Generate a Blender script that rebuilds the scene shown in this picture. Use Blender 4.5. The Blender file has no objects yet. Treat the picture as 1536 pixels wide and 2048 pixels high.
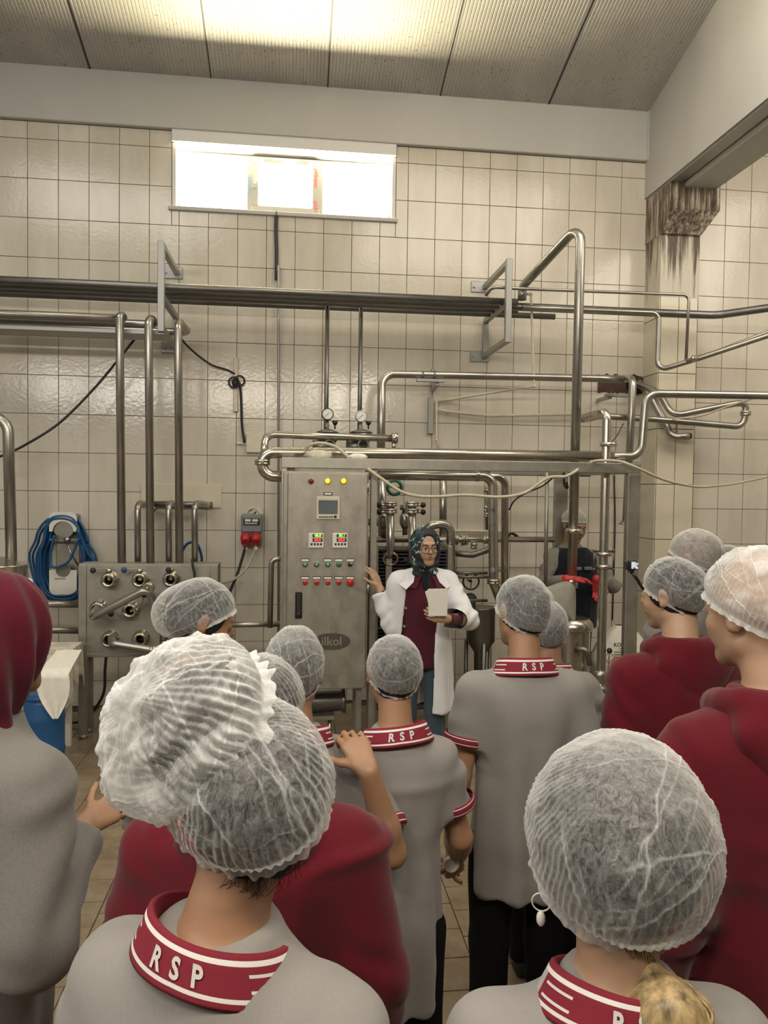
import bpy, math, random
import numpy as np
from mathutils import Vector, Matrix
random.seed(7); np.random.seed(7)
SC = bpy.context.scene; COL = SC.collection
# ------------------------------------------------------------------ camera
F = 1500.0; CAMP = np.array([0.0, -6.745, 1.93])
YAW, PIT, ROL = 0.11955, -0.03156, 0.01326
_f = np.array([math.sin(YAW)*math.cos(PIT), math.cos(YAW)*math.cos(PIT), math.sin(PIT)])
_r = np.array([math.cos(YAW), -math.sin(YAW), 0.0]); _u = np.cross(_r, _f)
RT = _r*math.cos(ROL)+_u*math.sin(ROL); UP = np.cross(RT, _f); FW = _f
cam = bpy.data.cameras.new('camera'); cam.sensor_fit = 'VERTICAL'; cam.sensor_height = 36; cam.lens = F/2048*36
cam.clip_start = .05
camo = bpy.data.objects.new('camera', cam); COL.objects.link(camo)
camo.matrix_world = Matrix(((RT[0],UP[0],-FW[0],CAMP[0]),(RT[1],UP[1],-FW[1],CAMP[1]),(RT[2],UP[2],-FW[2],CAMP[2]),(0,0,0,1)))
SC.camera = camo
# ------------------------------------------------------------------ view, world, lights
SC.view_settings.view_transform = 'Standard'; SC.view_settings.look = 'None'
SC.view_settings.gamma = 1; SC.view_settings.use_curve_mapping = False
SC.view_settings.exposure = -0.18
wd = bpy.data.worlds.new('sky'); SC.world = wd; wd.use_nodes = True
wd.node_tree.nodes['Background'].inputs[0].default_value = (.86, .93, 1, 1)
wd.node_tree.nodes['Background'].inputs[1].default_value = 5.0
def area(name, loc, target, sx, sy, power, color):
    l = bpy.data.lights.new(name, 'AREA'); l.shape = 'RECTANGLE'; l.size = sx; l.size_y = sy; l.energy = power; l.color = color
    o = bpy.data.objects.new(name, l); COL.objects.link(o); o.location = loc
    o.rotation_euler = (Vector(target)-Vector(loc)).to_track_quat('-Z', 'Y').to_euler()
    return o
WARM = (1.0, .90, .745); NEUT = (1.0, .95, .87)
area('ceiling_lamp', (-2.2, -3.2, 5.4), (-1.9, -2.4, 0), 2.4, 1.3, 62, NEUT)
area('ceiling_lamp', (2.4, -3.0, 5.3), (2.7, -1.2, 1), 3.0, 1.8, 105, WARM)
area('ceiling_lamp', (4.6, -3.2, 5.0), (4.2, -.4, 1.6), 2.6, 1.8, 100, WARM)
for lx, pw in ((-4.4, 50), (-2.75, 52), (-.95, 52), (.9, 52)):
    area('hanging_tube_lamp', (lx, -6.9, 3.58), (lx, -5.4, 2.0), 1.35, .26, pw, NEUT if lx < -1 else WARM)
area('overhead_lamp', (-.2, -5.6, 4.6), (-.2, -5.4, 0), 2.6, .5, 30, NEUT)
# daylight thrown up off the sunlit yard outside, through the high window
area('sunlit_yard_bounce', (-.1, .55, 4.2), (-.1, -1.0, 6.3), 1.9, .35, 1000, (1, .86, .56))
# ------------------------------------------------------------------ pixel helpers
def ray(px, py): return FW+RT*((px-768)/F)-UP*((py-1024)/F)
def W(px, py, y=0.0):
    d = ray(px, py); t = (y-CAMP[1])/d[1]; return CAMP+d*t
def D(px, py, dist): return CAMP+ray(px, py)*dist
def FL(px, py, z=0.0):
    d = ray(px, py); t = (z-CAMP[2])/d[2]; return CAMP+d*t
V3 = lambda *a: np.array(a, float)
def nrm(v): v = np.asarray(v, float); return v/(np.linalg.norm(v)+1e-12)
# ------------------------------------------------------------------ objects
ORG = {}
def tag(o, label=None, cat=None, group=None, kind=None):
    if label: o['label'] = label
    if cat: o['category'] = cat
    if group: o['group'] = group
    if kind: o['kind'] = kind
    return o
def thing(name, label, cat, loc=(0, 0, 0), group=None, kind=None, rotz=0.0):
    o = bpy.data.objects.new(name, None); COL.objects.link(o); o.location = tuple(float(v) for v in loc); o.empty_display_size = .1
    o.rotation_euler = (0, 0, rotz)
    ORG[o.name] = np.array(loc, float) if rotz == 0 else np.zeros(3)
    return tag(o, label, cat, group, kind)
def mesh_obj(name, V, Fs, mat, parent=None, smooth=True, uv=None, attrs=None, loc=None, local=False):
    V = np.asarray(V, float).reshape(-1, 3)
    if parent is not None: org = np.zeros(3) if local else ORG[parent.name]
    elif loc is not None: org = np.asarray(loc, float)
    else: org = np.array([(V[:, 0].min()+V[:, 0].max())/2, (V[:, 1].min()+V[:, 1].max())/2, V[:, 2].min()])
    Vl = V-org
    me = bpy.data.meshes.new(name)
    if isinstance(Fs, np.ndarray):
        n, m = Fs.shape
        me.vertices.add(len(Vl)); me.vertices.foreach_set('co', Vl.astype(np.float32).ravel())
        me.loops.add(n*m); me.loops.foreach_set('vertex_index', Fs.astype(np.int32).ravel())
        me.polygons.add(n); me.polygons.foreach_set('loop_start', np.arange(0, n*m, m, dtype=np.int32)); me.polygons.foreach_set('loop_total', np.full(n, m, np.int32))
        me.update(calc_edges=True)
    else:
        me.from_pydata([tuple(v) for v in Vl], [], Fs)
    if smooth is True: me.polygons.foreach_set('use_smooth', np.ones(len(me.polygons), bool))
    elif smooth is not False and smooth is not None: me.polygons.foreach_set('use_smooth', np.array(smooth, bool))
    if uv is not None:
        l = me.uv_layers.new(name='UVMap'); vi = np.zeros(len(me.loops), np.int32); me.loops.foreach_get('vertex_index', vi)
        l.data.foreach_set('uv', np.asarray(uv, np.float32)[vi].ravel())
    if attrs:
        for k, a in attrs.items():
            at = me.attributes.new(k, 'FLOAT', 'POINT'); at.data.foreach_set('value', np.asarray(a, np.float32))
    if mat is not None: me.materials.append(mat)
    o = bpy.data.objects.new(name, me); COL.objects.link(o)
    if parent is not None:
        o.parent = parent; ORG[o.name] = org
    else:
        o.location = tuple(org); ORG[o.name] = org
    return o
def perp(d):
    d = nrm(d); a = V3(0, 0, 1) if abs(d[2]) < .9 else V3(1, 0, 0)
    u = nrm(np.cross(d, a)); return u, np.cross(d, u)
class MB:
    """collects shapes into one mesh"""
    def __init__(s): s.V = []; s.F = []; s.S = []; s.n = 0
    def add(s, V, Fs, sm=False):
        s.V.extend([tuple(float(c) for c in v) for v in V]); s.F.extend([tuple(int(i)+s.n for i in f) for f in Fs]); s.S.extend([sm]*len(Fs)); s.n += len(V); return s
    def box(s, c, size, ch=0.0, rot=None):
        hx, hy, hz = [v/2 for v in size]; ch = min(ch, hx*.9, hy*.9, hz*.9)
        V = []; F_ = []
        if ch <= 0:
            V = [(x*hx, y*hy, z*hz) for x in (-1, 1) for y in (-1, 1) for z in (-1, 1)]
            F_ = [(0, 1, 3, 2), (4, 6, 7, 5), (0, 4, 5, 1), (2, 3, 7, 6), (0, 2, 6, 4), (1, 5, 7, 3)]
        else:
            idx = {}
            for x in (-1, 1):
                for y in (-1, 1):
                    for z in (-1, 1):
                        for a in range(3):
                            p = [x*(hx-ch), y*(hy-ch), z*(hz-ch)]; p[a] = (x*hx, y*hy, z*hz)[a]
                            idx[x, y, z, a] = len(V); V.append(tuple(p))
            def fix(f):
                P = [V3(*V[i]) for i in f]; n = np.cross(P[1]-P[0], P[2]-P[0]); c_ = sum(P)/len(P)
                return f if np.dot(n, c_) > 0 else f[::-1]
            for a in range(3):
                b, c2 = [(1, 2), (0, 2), (0, 1)][a]
                for sg in (-1, 1):
                    q = []
                    for sb, s_ in ((-1, -1), (1, -1), (1, 1), (-1, 1)):
                        k = [0, 0, 0]; k[a] = sg; k[b] = sb; k[c2] = s_; q.append(idx[k[0], k[1], k[2], a])
                    F_.append(fix(tuple(q)))
            for a in range(3):
                b, c2 = [(1, 2), (0, 2), (0, 1)][a]
                for sb in (-1, 1):
                    for s_ in (-1, 1):
                        q = []
                        for sg, ax in ((-1, b), (1, b), (1, c2), (-1, c2)):
                            k = [0, 0, 0]; k[a] = sg; k[b] = sb; k[c2] = s_; q.append(idx[k[0], k[1], k[2], ax])
                        F_.append(fix(tuple(q)))
            for x in (-1, 1):
                for y in (-1, 1):
                    for z in (-1, 1): F_.append(fix(tuple(idx[x, y, z, a] for a in range(3))))
        V = np.array(V)
        if rot is not None: V = V@np.asarray(rot).T
        return s.add(V+np.asarray(c, float), F_)
    def bb(s, x0, x1, y0, y1, z0, z1, ch=0.0):
        return s.box(((x0+x1)/2, (y0+y1)/2, (z0+z1)/2), (abs(x1-x0), abs(y1-y0), abs(z1-z0)), ch)
    def bar(s, p, q, w, h=None, ch=0.0, up=None):
        p = np.asarray(p, float); q = np.asarray(q, float); h = h or w; d = nrm(q-p)
        if up is None: u, v = perp(d)
        else: u = nrm(np.cross(d, up)); v = np.cross(u, d)
        R_ = np.array([u, d, v]).T
        return s.box((p+q)/2, (w, np.linalg.norm(q-p), h), ch, R_)
    def prof(s, p, q, pts, cap=True, sm=True, n=20):
        """lathe: pts = [(t along p->q in metres, radius)]"""
        p = np.asarray(p, float); d = nrm(np.asarray(q, float)-p); u, v = perp(d)
        V = []
        for t, r in pts:
            for i in range(n):
                a = 2*math.pi*i/n; V.append(p+d*t+(u*math.cos(a)+v*math.sin(a))*max(r, 1e-5))
        b = s.n; F_ = []
        for j in range(len(pts)-1):
            for i in range(n): F_.append((j*n+i, (j+1)*n+i, (j+1)*n+(i+1) % n, j*n+(i+1) % n))
        s.add(V, F_, sm)
        if cap:
            m = len(pts)
            s.F.append(tuple(b+i for i in range(n))); s.F.append(tuple(b+(m-1)*n+i for i in range(n-1, -1, -1))); s.S += [False, False]
        return s
    def cyl(s, p, q, r, r2=None, n=20, sm=True):
        L = float(np.linalg.norm(np.asarray(q, float)-np.asarray(p, float))); return s.prof(p, q, [(0, r), (L, r if r2 is None else r2)], n=n, sm=sm)
    def ball(s, c, r, n=14, sc=(1, 1, 1), rot=None):
        V = []; m = max(6, n//2)
        for j in range(m+1):
            t = math.pi*j/m
            for i in range(n):
                a = 2*math.pi*i/n; V.append((r*sc[0]*math.sin(t)*math.cos(a), r*sc[1]*math.sin(t)*math.sin(a), r*sc[2]*math.cos(t)))
        F_ = [(j*n+i, (j+1)*n+i, (j+1)*n+(i+1) % n, j*n+(i+1) % n) for j in range(m) for i in range(n)]
        V = np.array(V)
        if rot is not None: V = V@np.asarray(rot).T
        return s.add(V+np.asarray(c, float), F_, True)
    def torus(s, c, ax, R, r, n=32, m=10, sc=None, a0=0, a1=2*math.pi):
        u, v = perp(ax); d = nrm(ax); closed = abs(a1-a0-2*math.pi) < 1e-6
        N = n if closed else n+1; V = []
        for i in range(N):
            a = a0+(a1-a0)*i/n; e = u*math.cos(a)+v*math.sin(a)
            for j in range(m):
                b = 2*math.pi*j/m; V.append(np.asarray(c, float)+e*(R+r*math.cos(b))+d*(r*math.sin(b)))
        F_ = [(i*m+j, ((i+1) % N)*m+j, ((i+1) % N)*m+(j+1) % m, i*m+(j+1) % m) for i in range(n) for j in range(m)]
        return s.add(V, F_, True)
    def tube(s, pts, r, bend=None, n=16, caps=True, radii=None, seg=6):
        """tube along a polyline, corners filleted with radius bend"""
        pts = [np.asarray(p, float) for p in pts]
        P = []; Rr = []
        if bend is None: P = pts; Rr = radii or [r]*len(pts)
        else:
            P = [pts[0]]
            for i in range(1, len(pts)-1):
                a, b, c = pts[i-1], pts[i], pts[i+1]; d1 = nrm(a-b); d2 = nrm(c-b)
                ca = max(-1, min(1, float(np.dot(d1, d2)))); th = math.acos(ca)
                if th > 3.05: P.append(b); continue
                t = bend/math.tan(th/2); t = min(t, np.linalg.norm(a-b)*.49, np.linalg.norm(c-b)*.49)
                k = t*math.tan(th/2); ctr = b+nrm(d1+d2)*(k/math.sin(th/2))
                p0 = b+d1*t; p1 = b+d2*t; w0 = p0-ctr; w1 = p1-ctr; ph = math.pi-th
                for j in range(seg+1):
                    f = j/seg; P.append(ctr+(w0*math.sin((1-f)*ph)+w1*math.sin(f*ph))/math.sin(ph))
            P.append(pts[-1]); Rr = [r]*len(P)
        Q = [P[0]]; R2 = [Rr[0]]
        for p, q in zip(P[1:], Rr[1:]):
            if np.linalg.norm(p-Q[-1]) > 1e-5: Q.append(p); R2.append(q)
        P = Q; V = []; u = None
        for i, p in enumerate(P):
            t = nrm(nrm(P[min(i+1, len(P)-1)]-p if i < len(P)-1 else p-P[i-1])+nrm(p-P[i-1] if i > 0 else P[1]-p))
            if u is None: u, v = perp(t)
            else: u = nrm(u-t*np.dot(u, t)); v = np.cross(t, u)
            for k in range(n):
                a = 2*math.pi*k/n; V.append(p+(u*math.cos(a)+v*math.sin(a))*R2[i])
        m = len(P); b = s.n
        s.add(V, [(j*n+i, j*n+(i+1) % n, (j+1)*n+(i+1) % n, (j+1)*n+i) for j in range(m-1) for i in range(n)], True)
        if caps:
            s.F.append(tuple(b+i for i in range(n-1, -1, -1))); s.F.append(tuple(b+(m-1)*n+i for i in range(n))); s.S += [False, False]
        return s
    def curve(s, pts, r, n=8, sub=8, radii=None):
        """smooth (Catmull-Rom) cable"""
        P = [np.asarray(p, float) for p in pts]; P = [2*P[0]-P[1]]+P+[2*P[-1]-P[-2]]; Q = []
        for i in range(1, len(P)-2):
            for j in range(sub):
                t = j/sub; a, b, c, d = P[i-1:i+3]
                Q.append(.5*((2*b)+(-a+c)*t+(2*a-5*b+4*c-d)*t*t+(-a+3*b-3*c+d)*t**3))
        Q.append(P[-2]); return s.tube(Q, r, n=n)
    def poly(s, pts, thick, nrm_):
        """flat polygon with a thickness"""
        P = np.array(pts, float); nn = nrm(nrm_)*thick; m = len(P)
        V = list(P)+list(P+nn)
        return s.add(V, [tuple(range(m)), tuple(range(2*m-1, m-1, -1))]+[(i, m+i, m+(i+1) % m, (i+1) % m) for i in range(m)])
    def build(s, name, mat, parent=None, **k): return mesh_obj(name, s.V, s.F, mat, parent, smooth=s.S, **k)
def single(name, mb, mat, label, cat, group=None, kind=None):
    o = mb.build(name, mat); return tag(o, label, cat, group, kind)
# ------------------------------------------------------------------ materials
def nt(name):
    m = bpy.data.materials.new(name); m.use_nodes = True; t = m.node_tree; return m, t, t.nodes['Principled BSDF']
def L(t, a, b): t.links.new(a, b)
def noise(t, scale, detail=4, rough=.5, coord='Object', sc=(1, 1, 1), dist=0.0):
    tc = t.nodes.new('ShaderNodeTexCoord'); mp = t.nodes.new('ShaderNodeMapping'); mp.inputs['Scale'].default_value = sc
    n = t.nodes.new('ShaderNodeTexNoise'); n.inputs['Scale'].default_value = scale; n.inputs['Detail'].default_value = detail; n.inputs['Roughness'].default_value = rough
    n.inputs['Distortion'].default_value = dist
    L(t, tc.outputs[coord], mp.inputs[0]); L(t, mp.outputs[0], n.inputs['Vector']); return n.outputs['Fac']
def ramp(t, fac, stops):
    r = t.nodes.new('ShaderNodeValToRGB'); L(t, fac, r.inputs[0]); e = r.color_ramp.elements
    while len(e) < len(stops): e.new(.5)
    for i, (p, c) in enumerate(stops): e[i].position = p; e[i].color = (*c, 1) if len(c) == 3 else c
    return r.outputs[0]
def mixc(t, fac, a, b, mode='MIX'):
    m = t.nodes.new('ShaderNodeMix'); m.data_type = 'RGBA'; m.blend_type = mode
    for s, v in ((m.inputs[0], fac), (m.inputs[6], a), (m.inputs[7], b)):
        if isinstance(v, (int, float)): s.default_value = v
        elif isinstance(v, tuple): s.default_value = (*v, 1) if len(v) == 3 else v
        else: L(t, v, s)
    return m.outputs[2]
def mth(t, op, a, b=None, c=None):
    m = t.nodes.new('ShaderNodeMath'); m.operation = op
    for i, v in enumerate((a, b, c)):
        if v is None: continue
        if isinstance(v, (int, float)): m.inputs[i].default_value = v
        else: L(t, v, m.inputs[i])
    return m.outputs[0]
def bump(t, bs, h, strength, dist=.01):
    b = t.nodes.new('ShaderNodeBump'); b.inputs['Strength'].default_value = strength; b.inputs['Distance'].default_value = dist
    L(t, h, b.inputs['Height']); L(t, b.outputs[0], bs.inputs['Normal'])
def plain(name, col, rough=.5, metal=0, var=.0, scale=8, bmp=0, bscale=200, sc=(1, 1, 1), spec=.5, emit=None, estr=0, sheen=0):
    m, t, b = nt(name); b.inputs['Roughness'].default_value = rough; b.inputs['Metallic'].default_value = metal; b.inputs['Specular IOR Level'].default_value = spec
    if var:
        c0 = tuple(max(0, c*(1-var)) for c in col); c1 = tuple(min(1, c*(1+var)) for c in col)
        L(t, ramp(t, noise(t, scale, 5, .6, sc=sc), [(.3, c0), (.7, c1)]), b.inputs['Base Color'])
    else: b.inputs['Base Color'].default_value = (*col, 1)
    if bmp: bump(t, b, noise(t, bscale, 3, .6), bmp, .002)
    if emit: b.inputs['Emission Color'].default_value = (*emit, 1); b.inputs['Emission Strength'].default_value = estr
    if sheen: b.inputs['Sheen Weight'].default_value = sheen; b.inputs['Sheen Roughness'].default_value = .5
    return m
def steel(name, col, r0, r1, sc=(1, 1, 1), scale=6, dirt=.35, metal=.92):
    m, t, b = nt(name); b.inputs['Metallic'].default_value = metal
    n = noise(t, scale, 6, .65, sc=sc); n2 = noise(t, 2.3, 3, .5)
    c = ramp(t, n, [(.25, tuple(v*(1-dirt) for v in col)), (.75, col)])
    L(t, mixc(t, mth(t, 'MULTIPLY', n2, .5), c, tuple(v*.78 for v in (col[0], col[1]*.97, col[2]*.88))), b.inputs['Base Color'])
    r = t.nodes.new('ShaderNodeMapRange'); L(t, n, r.inputs[0]); r.inputs[3].default_value = r0; r.inputs[4].default_value = r1
    L(t, r.outputs[0], b.inputs['Roughness']); return m
M = {}
M['steel'] = steel('pipe_steel', (.47, .455, .42), .22, .42)
M['steel_dark'] = steel('dull_pipe_steel', (.26, .255, .245), .3, .5)
M['steel_bright'] = steel('polished_steel', (.66, .63, .55), .12, .3)
M['sheet'] = steel('sheet_steel', (.47, .45, .40), .36, .56, scale=11, dirt=.3, metal=.85)
M['cabinet'] = steel('cabinet_steel', (.50, .47, .41), .38, .6, sc=(1, 1, .5), scale=16, dirt=.38, metal=.8)
M['galv'] = steel('galvanised_steel', (.42, .42, .41), .4, .6, dirt=.2, metal=.75)
M['tank'] = steel('tank_steel', (.55, .52, .46), .2, .34, dirt=.15)
M['black'] = plain('black_plastic', (.012, .012, .013), .4)
M['rubber'] = plain('black_rubber', (.018, .018, .02), .6)
M['pvc'] = plain('cream_pvc', (.62, .56, .44), .45, var=.12, scale=20)
M['hose'] = plain('beige_hose', (.50, .45, .34), .5, var=.1, scale=20)
M['blue'] = plain('blue_hose_rubber', (.010, .075, .20), .35, var=.25, scale=12)
M['bluep'] = plain('blue_barrel_plastic', (.015, .09, .24), .42, var=.2, scale=5)
M['greybox'] = plain('grey_plastic', (.19, .21, .21), .45, var=.1)
M['red'] = plain('red_plastic', (.42, .02, .025), .4)
M['white'] = plain('white_plastic', (.72, .70, .64), .4, var=.05)
M['cream'] = plain('cream_plate', (.62, .58, .44), .5, var=.08)
M['paper'] = plain('paper', (.80, .77, .68), .8, var=.06, scale=30)
M['cloth'] = plain('stained_cloth', (.62, .58, .48), .9, var=.3, scale=14, bmp=.6, bscale=60)
M['darkgrey'] = plain('dark_grey_paint', (.035, .037, .04), .55, var=.3, scale=14)
M['rust'] = plain('rust_brown_paint', (.065, .03, .022), .75, var=.5, scale=25, bmp=.8, bscale=60)
M['green'] = plain('green_paint', (.03, .16, .11), .45, var=.25, scale=18)
M['glassface'] = plain('gauge_face', (.72, .72, .68), .15)
# ------------------------------------------------------------------ room shell
TX0, TZ0 = -9.04569*.25, CAMP[2]+11.63775*.25
def xk(k): return TX0+.25*k
def zj(j): return TZ0-.33*j
def tile_mat():
    m, t, b = nt('cream_wall_tile'); oi = t.nodes.new('ShaderNodeObjectInfo')
    base = ramp(t, oi.outputs['Random'], [(0, (.62, .575, .49)), (1, (.66, .615, .53))])
    g = noise(t, 1.3, 3, .5, coord='Generated'); st = noise(t, 9, 5, .7, sc=(6, 1, .8))
    tc = t.nodes.new('ShaderNodeNewGeometry')
    n = t.nodes.new('ShaderNodeTexNoise'); n.inputs['Scale'].default_value = 1.1; n.inputs['Detail'].default_value = 6; n.inputs['Roughness'].default_value = .62
    mp = t.nodes.new('ShaderNodeMapping'); mp.inputs['Scale'].default_value = (2.2, 1, .5); L(t, tc.outputs['Position'], mp.inputs[0]); L(t, mp.outputs[0], n.inputs['Vector'])
    c = mixc(t, ramp(t, n.outputs['Fac'], [(.42, (0, 0, 0)), (.72, (.55, .55, .55))]), base, (.40, .35, .25))
    L(t, c, b.inputs['Base Color']); b.inputs['Roughness'].default_value = .17; b.inputs['Specular IOR Level'].default_value = .5
    r = t.nodes.new('ShaderNodeMapRange'); L(t, n.outputs['Fac'], r.inputs[0]); r.inputs[3].default_value = .09; r.inputs[4].default_value = .22; L(t, r.outputs[0], b.inputs['Roughness'])
    bn = t.nodes.new('ShaderNodeTexNoise'); bn.inputs['Scale'].default_value = 34; bn.inputs['Detail'].default_value = 2; L(t, tc.outputs['Position'], bn.inputs['Vector'])
    bump(t, b, bn.outputs['Fac'], .30, .003); return m
M['tile'] = tile_mat()
M['marble'] = plain('veined_pillar_tile', (.62, .57, .45), .22, var=.07, scale=3, sc=(1, 1, .6), bmp=.1, bscale=30)
M['grout'] = plain('dark_grout', (.16, .125, .085), .9, var=.4, scale=6)
def plaster(name, c, bs=40):
    m, t, b = nt(name); b.inputs['Roughness'].default_value = .8
    n = noise(t, .9, 5, .6, sc=(1, 1, .5)); L(t, ramp(t, n, [(.3, tuple(v*.86 for v in c)), (.7, c)]), b.inputs['Base Color']); bump(t, b, noise(t, bs, 4), .25, .004); return m
M['plaster'] = plaster('painted_concrete', (.53, .52, .485))
def stained():
    m, t, b = nt('stained_concrete'); b.inputs['Roughness'].default_value = .85
    n = noise(t, 5, 6, .75, sc=(7, 7, .55)); n2 = noise(t, 3, 4, .6)
    L(t, ramp(t, mth(t, 'ADD', mth(t, 'MULTIPLY', n, .8), mth(t, 'MULTIPLY', n2, .25)), [(.42, (.05, .035, .028)), (.52, (.20, .15, .11)), (.62, (.52, .48, .39))]), b.inputs['Base Color'])
    bump(t, b, n, .5, .01); return m
M['stained'] = stained()
Z_BAND = W(115, 246, 0)[2]; Z_TOP = W(768, 191, 0)[2]
SL = .285                                   # roof pitch
wx0, wx1 = W(345, 340, 0)[0], W(791, 360, 0)[0]; wz0 = W(565, 428, 0)[2]; wz1 = Z_BAND
XL, XP0 = -4.6, W(1287, 700, 0)[0]          # wall from left to pillar
PY = -.30                                   # pillar front
XP1 = W(1394, 620, PY)[0]
# back wall (grout bed with window opening)
b = MB(); T = .28
b.bb(XL, wx0, 0, T, -.1, Z_TOP+.4); b.bb(wx1, XP1+.05, 0, T, -.1, Z_TOP+.4); b.bb(wx0, wx1, 0, T, -.1, wz0); b.bb(wx0, wx1, 0, T, wz1, Z_TOP+.4)
wall = b.build('wall_back', M['grout'], loc=(0, 0, 0)); tag(wall, kind='structure')
TT = .007; G = .0022
mb = MB(); mb.box((0, 0, 0), (.25-G*2, TT, .33-G*2), .0018); tile_me = mb.build('tile', M['tile'], wall); 
tile_mesh = tile_me.data; bpy.data.objects.remove(tile_me)
wins = (wx0-.005, wx1+.005, wz0-.02, wz1+1)
rest = MB(); ntile = 0
for j in range(-1, 15):
    for k in range(-6, 26):
        x0, x1, z1, z0 = xk(k), xk(k+1), zj(j), zj(j+1)
        x0c, x1c, z0c, z1c = max(x0, XL), min(x1, XP0-.004), max(z0, .0), min(z1, Z_BAND-.003)
        if x1c-x0c < .02 or z1c-z0c < .02: continue
        pcs = [(x0c, x1c, z0c, z1c)]
        if x1c > wins[0] and x0c < wins[1] and z1c > wins[2] and z0c < wins[3]:
            pcs = []
            if x0c < wins[0]-.02: pcs.append((x0c, wins[0], z0c, z1c))
            if x1c > wins[1]+.02: pcs.append((wins[1], x1c, z0c, z1c))
            if z0c < wins[2]-.02: pcs.append((max(x0c, wins[0]), min(x1c, wins[1]), z0c, min(z1c, wins[2])))
        for (a, c, d, e) in pcs:
            full = abs(c-a-.25) < 1e-4 and abs(e-d-.33) < 1e-4
            cx, cz = (a+c)/2, (d+e)/2
            vis = -2.75 < cx and j <= 10
            if vis and ntile < 299:
                if full:
                    o = bpy.data.objects.new('tile', tile_mesh); COL.objects.link(o); o.parent = wall; ORG[o.name] = ORG['wall_back']
                    o.location = (cx, -TT/2+random.uniform(-.0006, .0006), cz)
                    o.rotation_euler = (random.gauss(0, .0035), random.gauss(0, .0012), random.gauss(0, .0035))
                else:
                    t_ = MB(); t_.bb(a+G, c-G, -TT, 0, d+G, e-G, .0015); t_.build('tile', M['tile'], wall)
                ntile += 1
            else: rest.bb(a+G, c-G, -TT+random.uniform(-.0006, .0006), 0, d+G, e-G, .0015)
o = rest.build('tile_field', M['tile'], wall); o['kind'] = 'stuff'
# plain concrete ring beam above the tiles
b = MB(); b.bb(XL, XP0+.02, -.055, .0, Z_BAND, Z_TOP+.3, .006); b.bb(W(1290, 250, 0)[0], XP0+.03, -.075, .0, Z_BAND, Z_TOP+.3, .006)
tag(b.build('trim_1', M['plaster']), kind='structure')
# pillar with veined tiles, corbel and the big beam to the camera side
pil = MB(); pil.bb(XP0, XP1, PY, .0, 0, Z_BAND+.1); pillar = pil.build('wall_pillar', M['grout'], loc=(XP0, PY, 0)); tag(pillar, kind='structure')
xm = (XP0+XP1)/2
for i, z in enumerate(np.arange(0, 3.75, .5)):
    for a, c in ((XP0, xm), (xm, XP1)):
        t_ = MB(); t_.bb(a+.003, c-.003, PY-.008, PY, z+.003, z+.497, .0015); t_.build('tile', M['marble'], pillar)
    t_ = MB(); t_.bb(XP0-.008, XP0, PY-.003, -.003, z+.003, z+.497, .0015); t_.build('tile', M['marble'], pillar)
def streaked(zc):
    m, t, b = nt('streaked_plaster'); b.inputs['Roughness'].default_value = .8; g = t.nodes.new('ShaderNodeNewGeometry'); sp = t.nodes.new('ShaderNodeSeparateXYZ'); L(t, g.outputs['Position'], sp.inputs[0])
    n = t.nodes.new('ShaderNodeTexNoise'); n.inputs['Scale'].default_value = 1; n.inputs['Detail'].default_value = 7; n.inputs['Roughness'].default_value = .7; mp = t.nodes.new('ShaderNodeMapping'); mp.inputs['Scale'].default_value = (17, 17, .9); L(t, g.outputs['Position'], mp.inputs[0]); L(t, mp.outputs[0], n.inputs['Vector'])
    r = t.nodes.new('ShaderNodeMapRange'); L(t, sp.outputs[2], r.inputs[0]); r.inputs[1].default_value = zc-.75; r.inputs[2].default_value = zc+.05; r.inputs[3].default_value = -.16; r.inputs[4].default_value = .13
    L(t, ramp(t, mth(t, 'ADD', n.outputs['Fac'], r.outputs[0]), [(.50, (.58, .54, .45)), (.62, (.12, .09, .07))]), b.inputs['Base Color']); return m
M['streaked'] = streaked(W(1376, 468, PY-.05)[2])
t_ = MB(); t_.bb(XP0-.0085, XP1+.003, PY-.0105, 0, 3.68, Z_BAND+.1); t_.build('plaster_facing', M['streaked'], pillar)
# beam on corbel
cb = W(1372, 470, PY-.02); bw0, bw1 = W(1330, 372, PY-.05)[0], W(1432, 372, PY-.05)[0]
zc0, zc1 = W(1376, 468, PY-.05)[2], W(1376, 372, PY-.05)[2]
b = MB(); P_ = [(XP0-.01, 0, zc0), (XP0-.01, PY-.04, zc0), (XP0-.01, PY-.16, zc0+.18), (XP0-.01, PY-.16, zc1), (XP0-.01, 0, zc1)]
V = [(x, p[1], p[2]) for x in (XP0-.012, XP1+.10) for p in P_]; V = [(x-(0 if i < 5 else (.10 if p2 < zc0+.05 else 0)), y, p2) for i, (x, y, p2) in enumerate(V)]
b.add(V, [(0, 1, 2, 3, 4), (9, 8, 7, 6, 5)]+[(i, 5+i, 5+(i+1) % 5, (i+1) % 5) for i in range(5)])
cor = b.build('corbel', M['stained'], pillar); cor['label'] = 'water-stained flared corbel under the beam'
zt = zc0
bx0, bx1 = XP0-.03, XP1+.09
beam = MB()
def bz(y): return zc1
beam.add([(bx0, .25, zc1), (bx1, .25, zc1), (bx1, -9, zc1), (bx0, -9, zc1), (bx0, .25, 6.2), (bx1, .25, 6.2), (bx1, -9, 8.8), (bx0, -9, 8.8)],
         [(0, 1, 2, 3), (0, 3, 7, 4), (1, 5, 6, 2), (3, 2, 6, 7), (4, 7, 6, 5), (0, 4, 5, 1)])
bo = beam.build('trim_2', M['plaster'], loc=(bx0, 0, zc1)); tag(bo, kind='structure')
b = MB(); b.bb(bx0+.015, bx0+.135, -8, .0, zc1-.02, zc1, .004); b.build('dark_rail', M['galv'], bo)
b = MB(); b.bb(bx0+.155, bx1-.01, -8, .0, zc1-.055, zc1, .012); b.build('flange', M['plaster'], bo)
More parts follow.
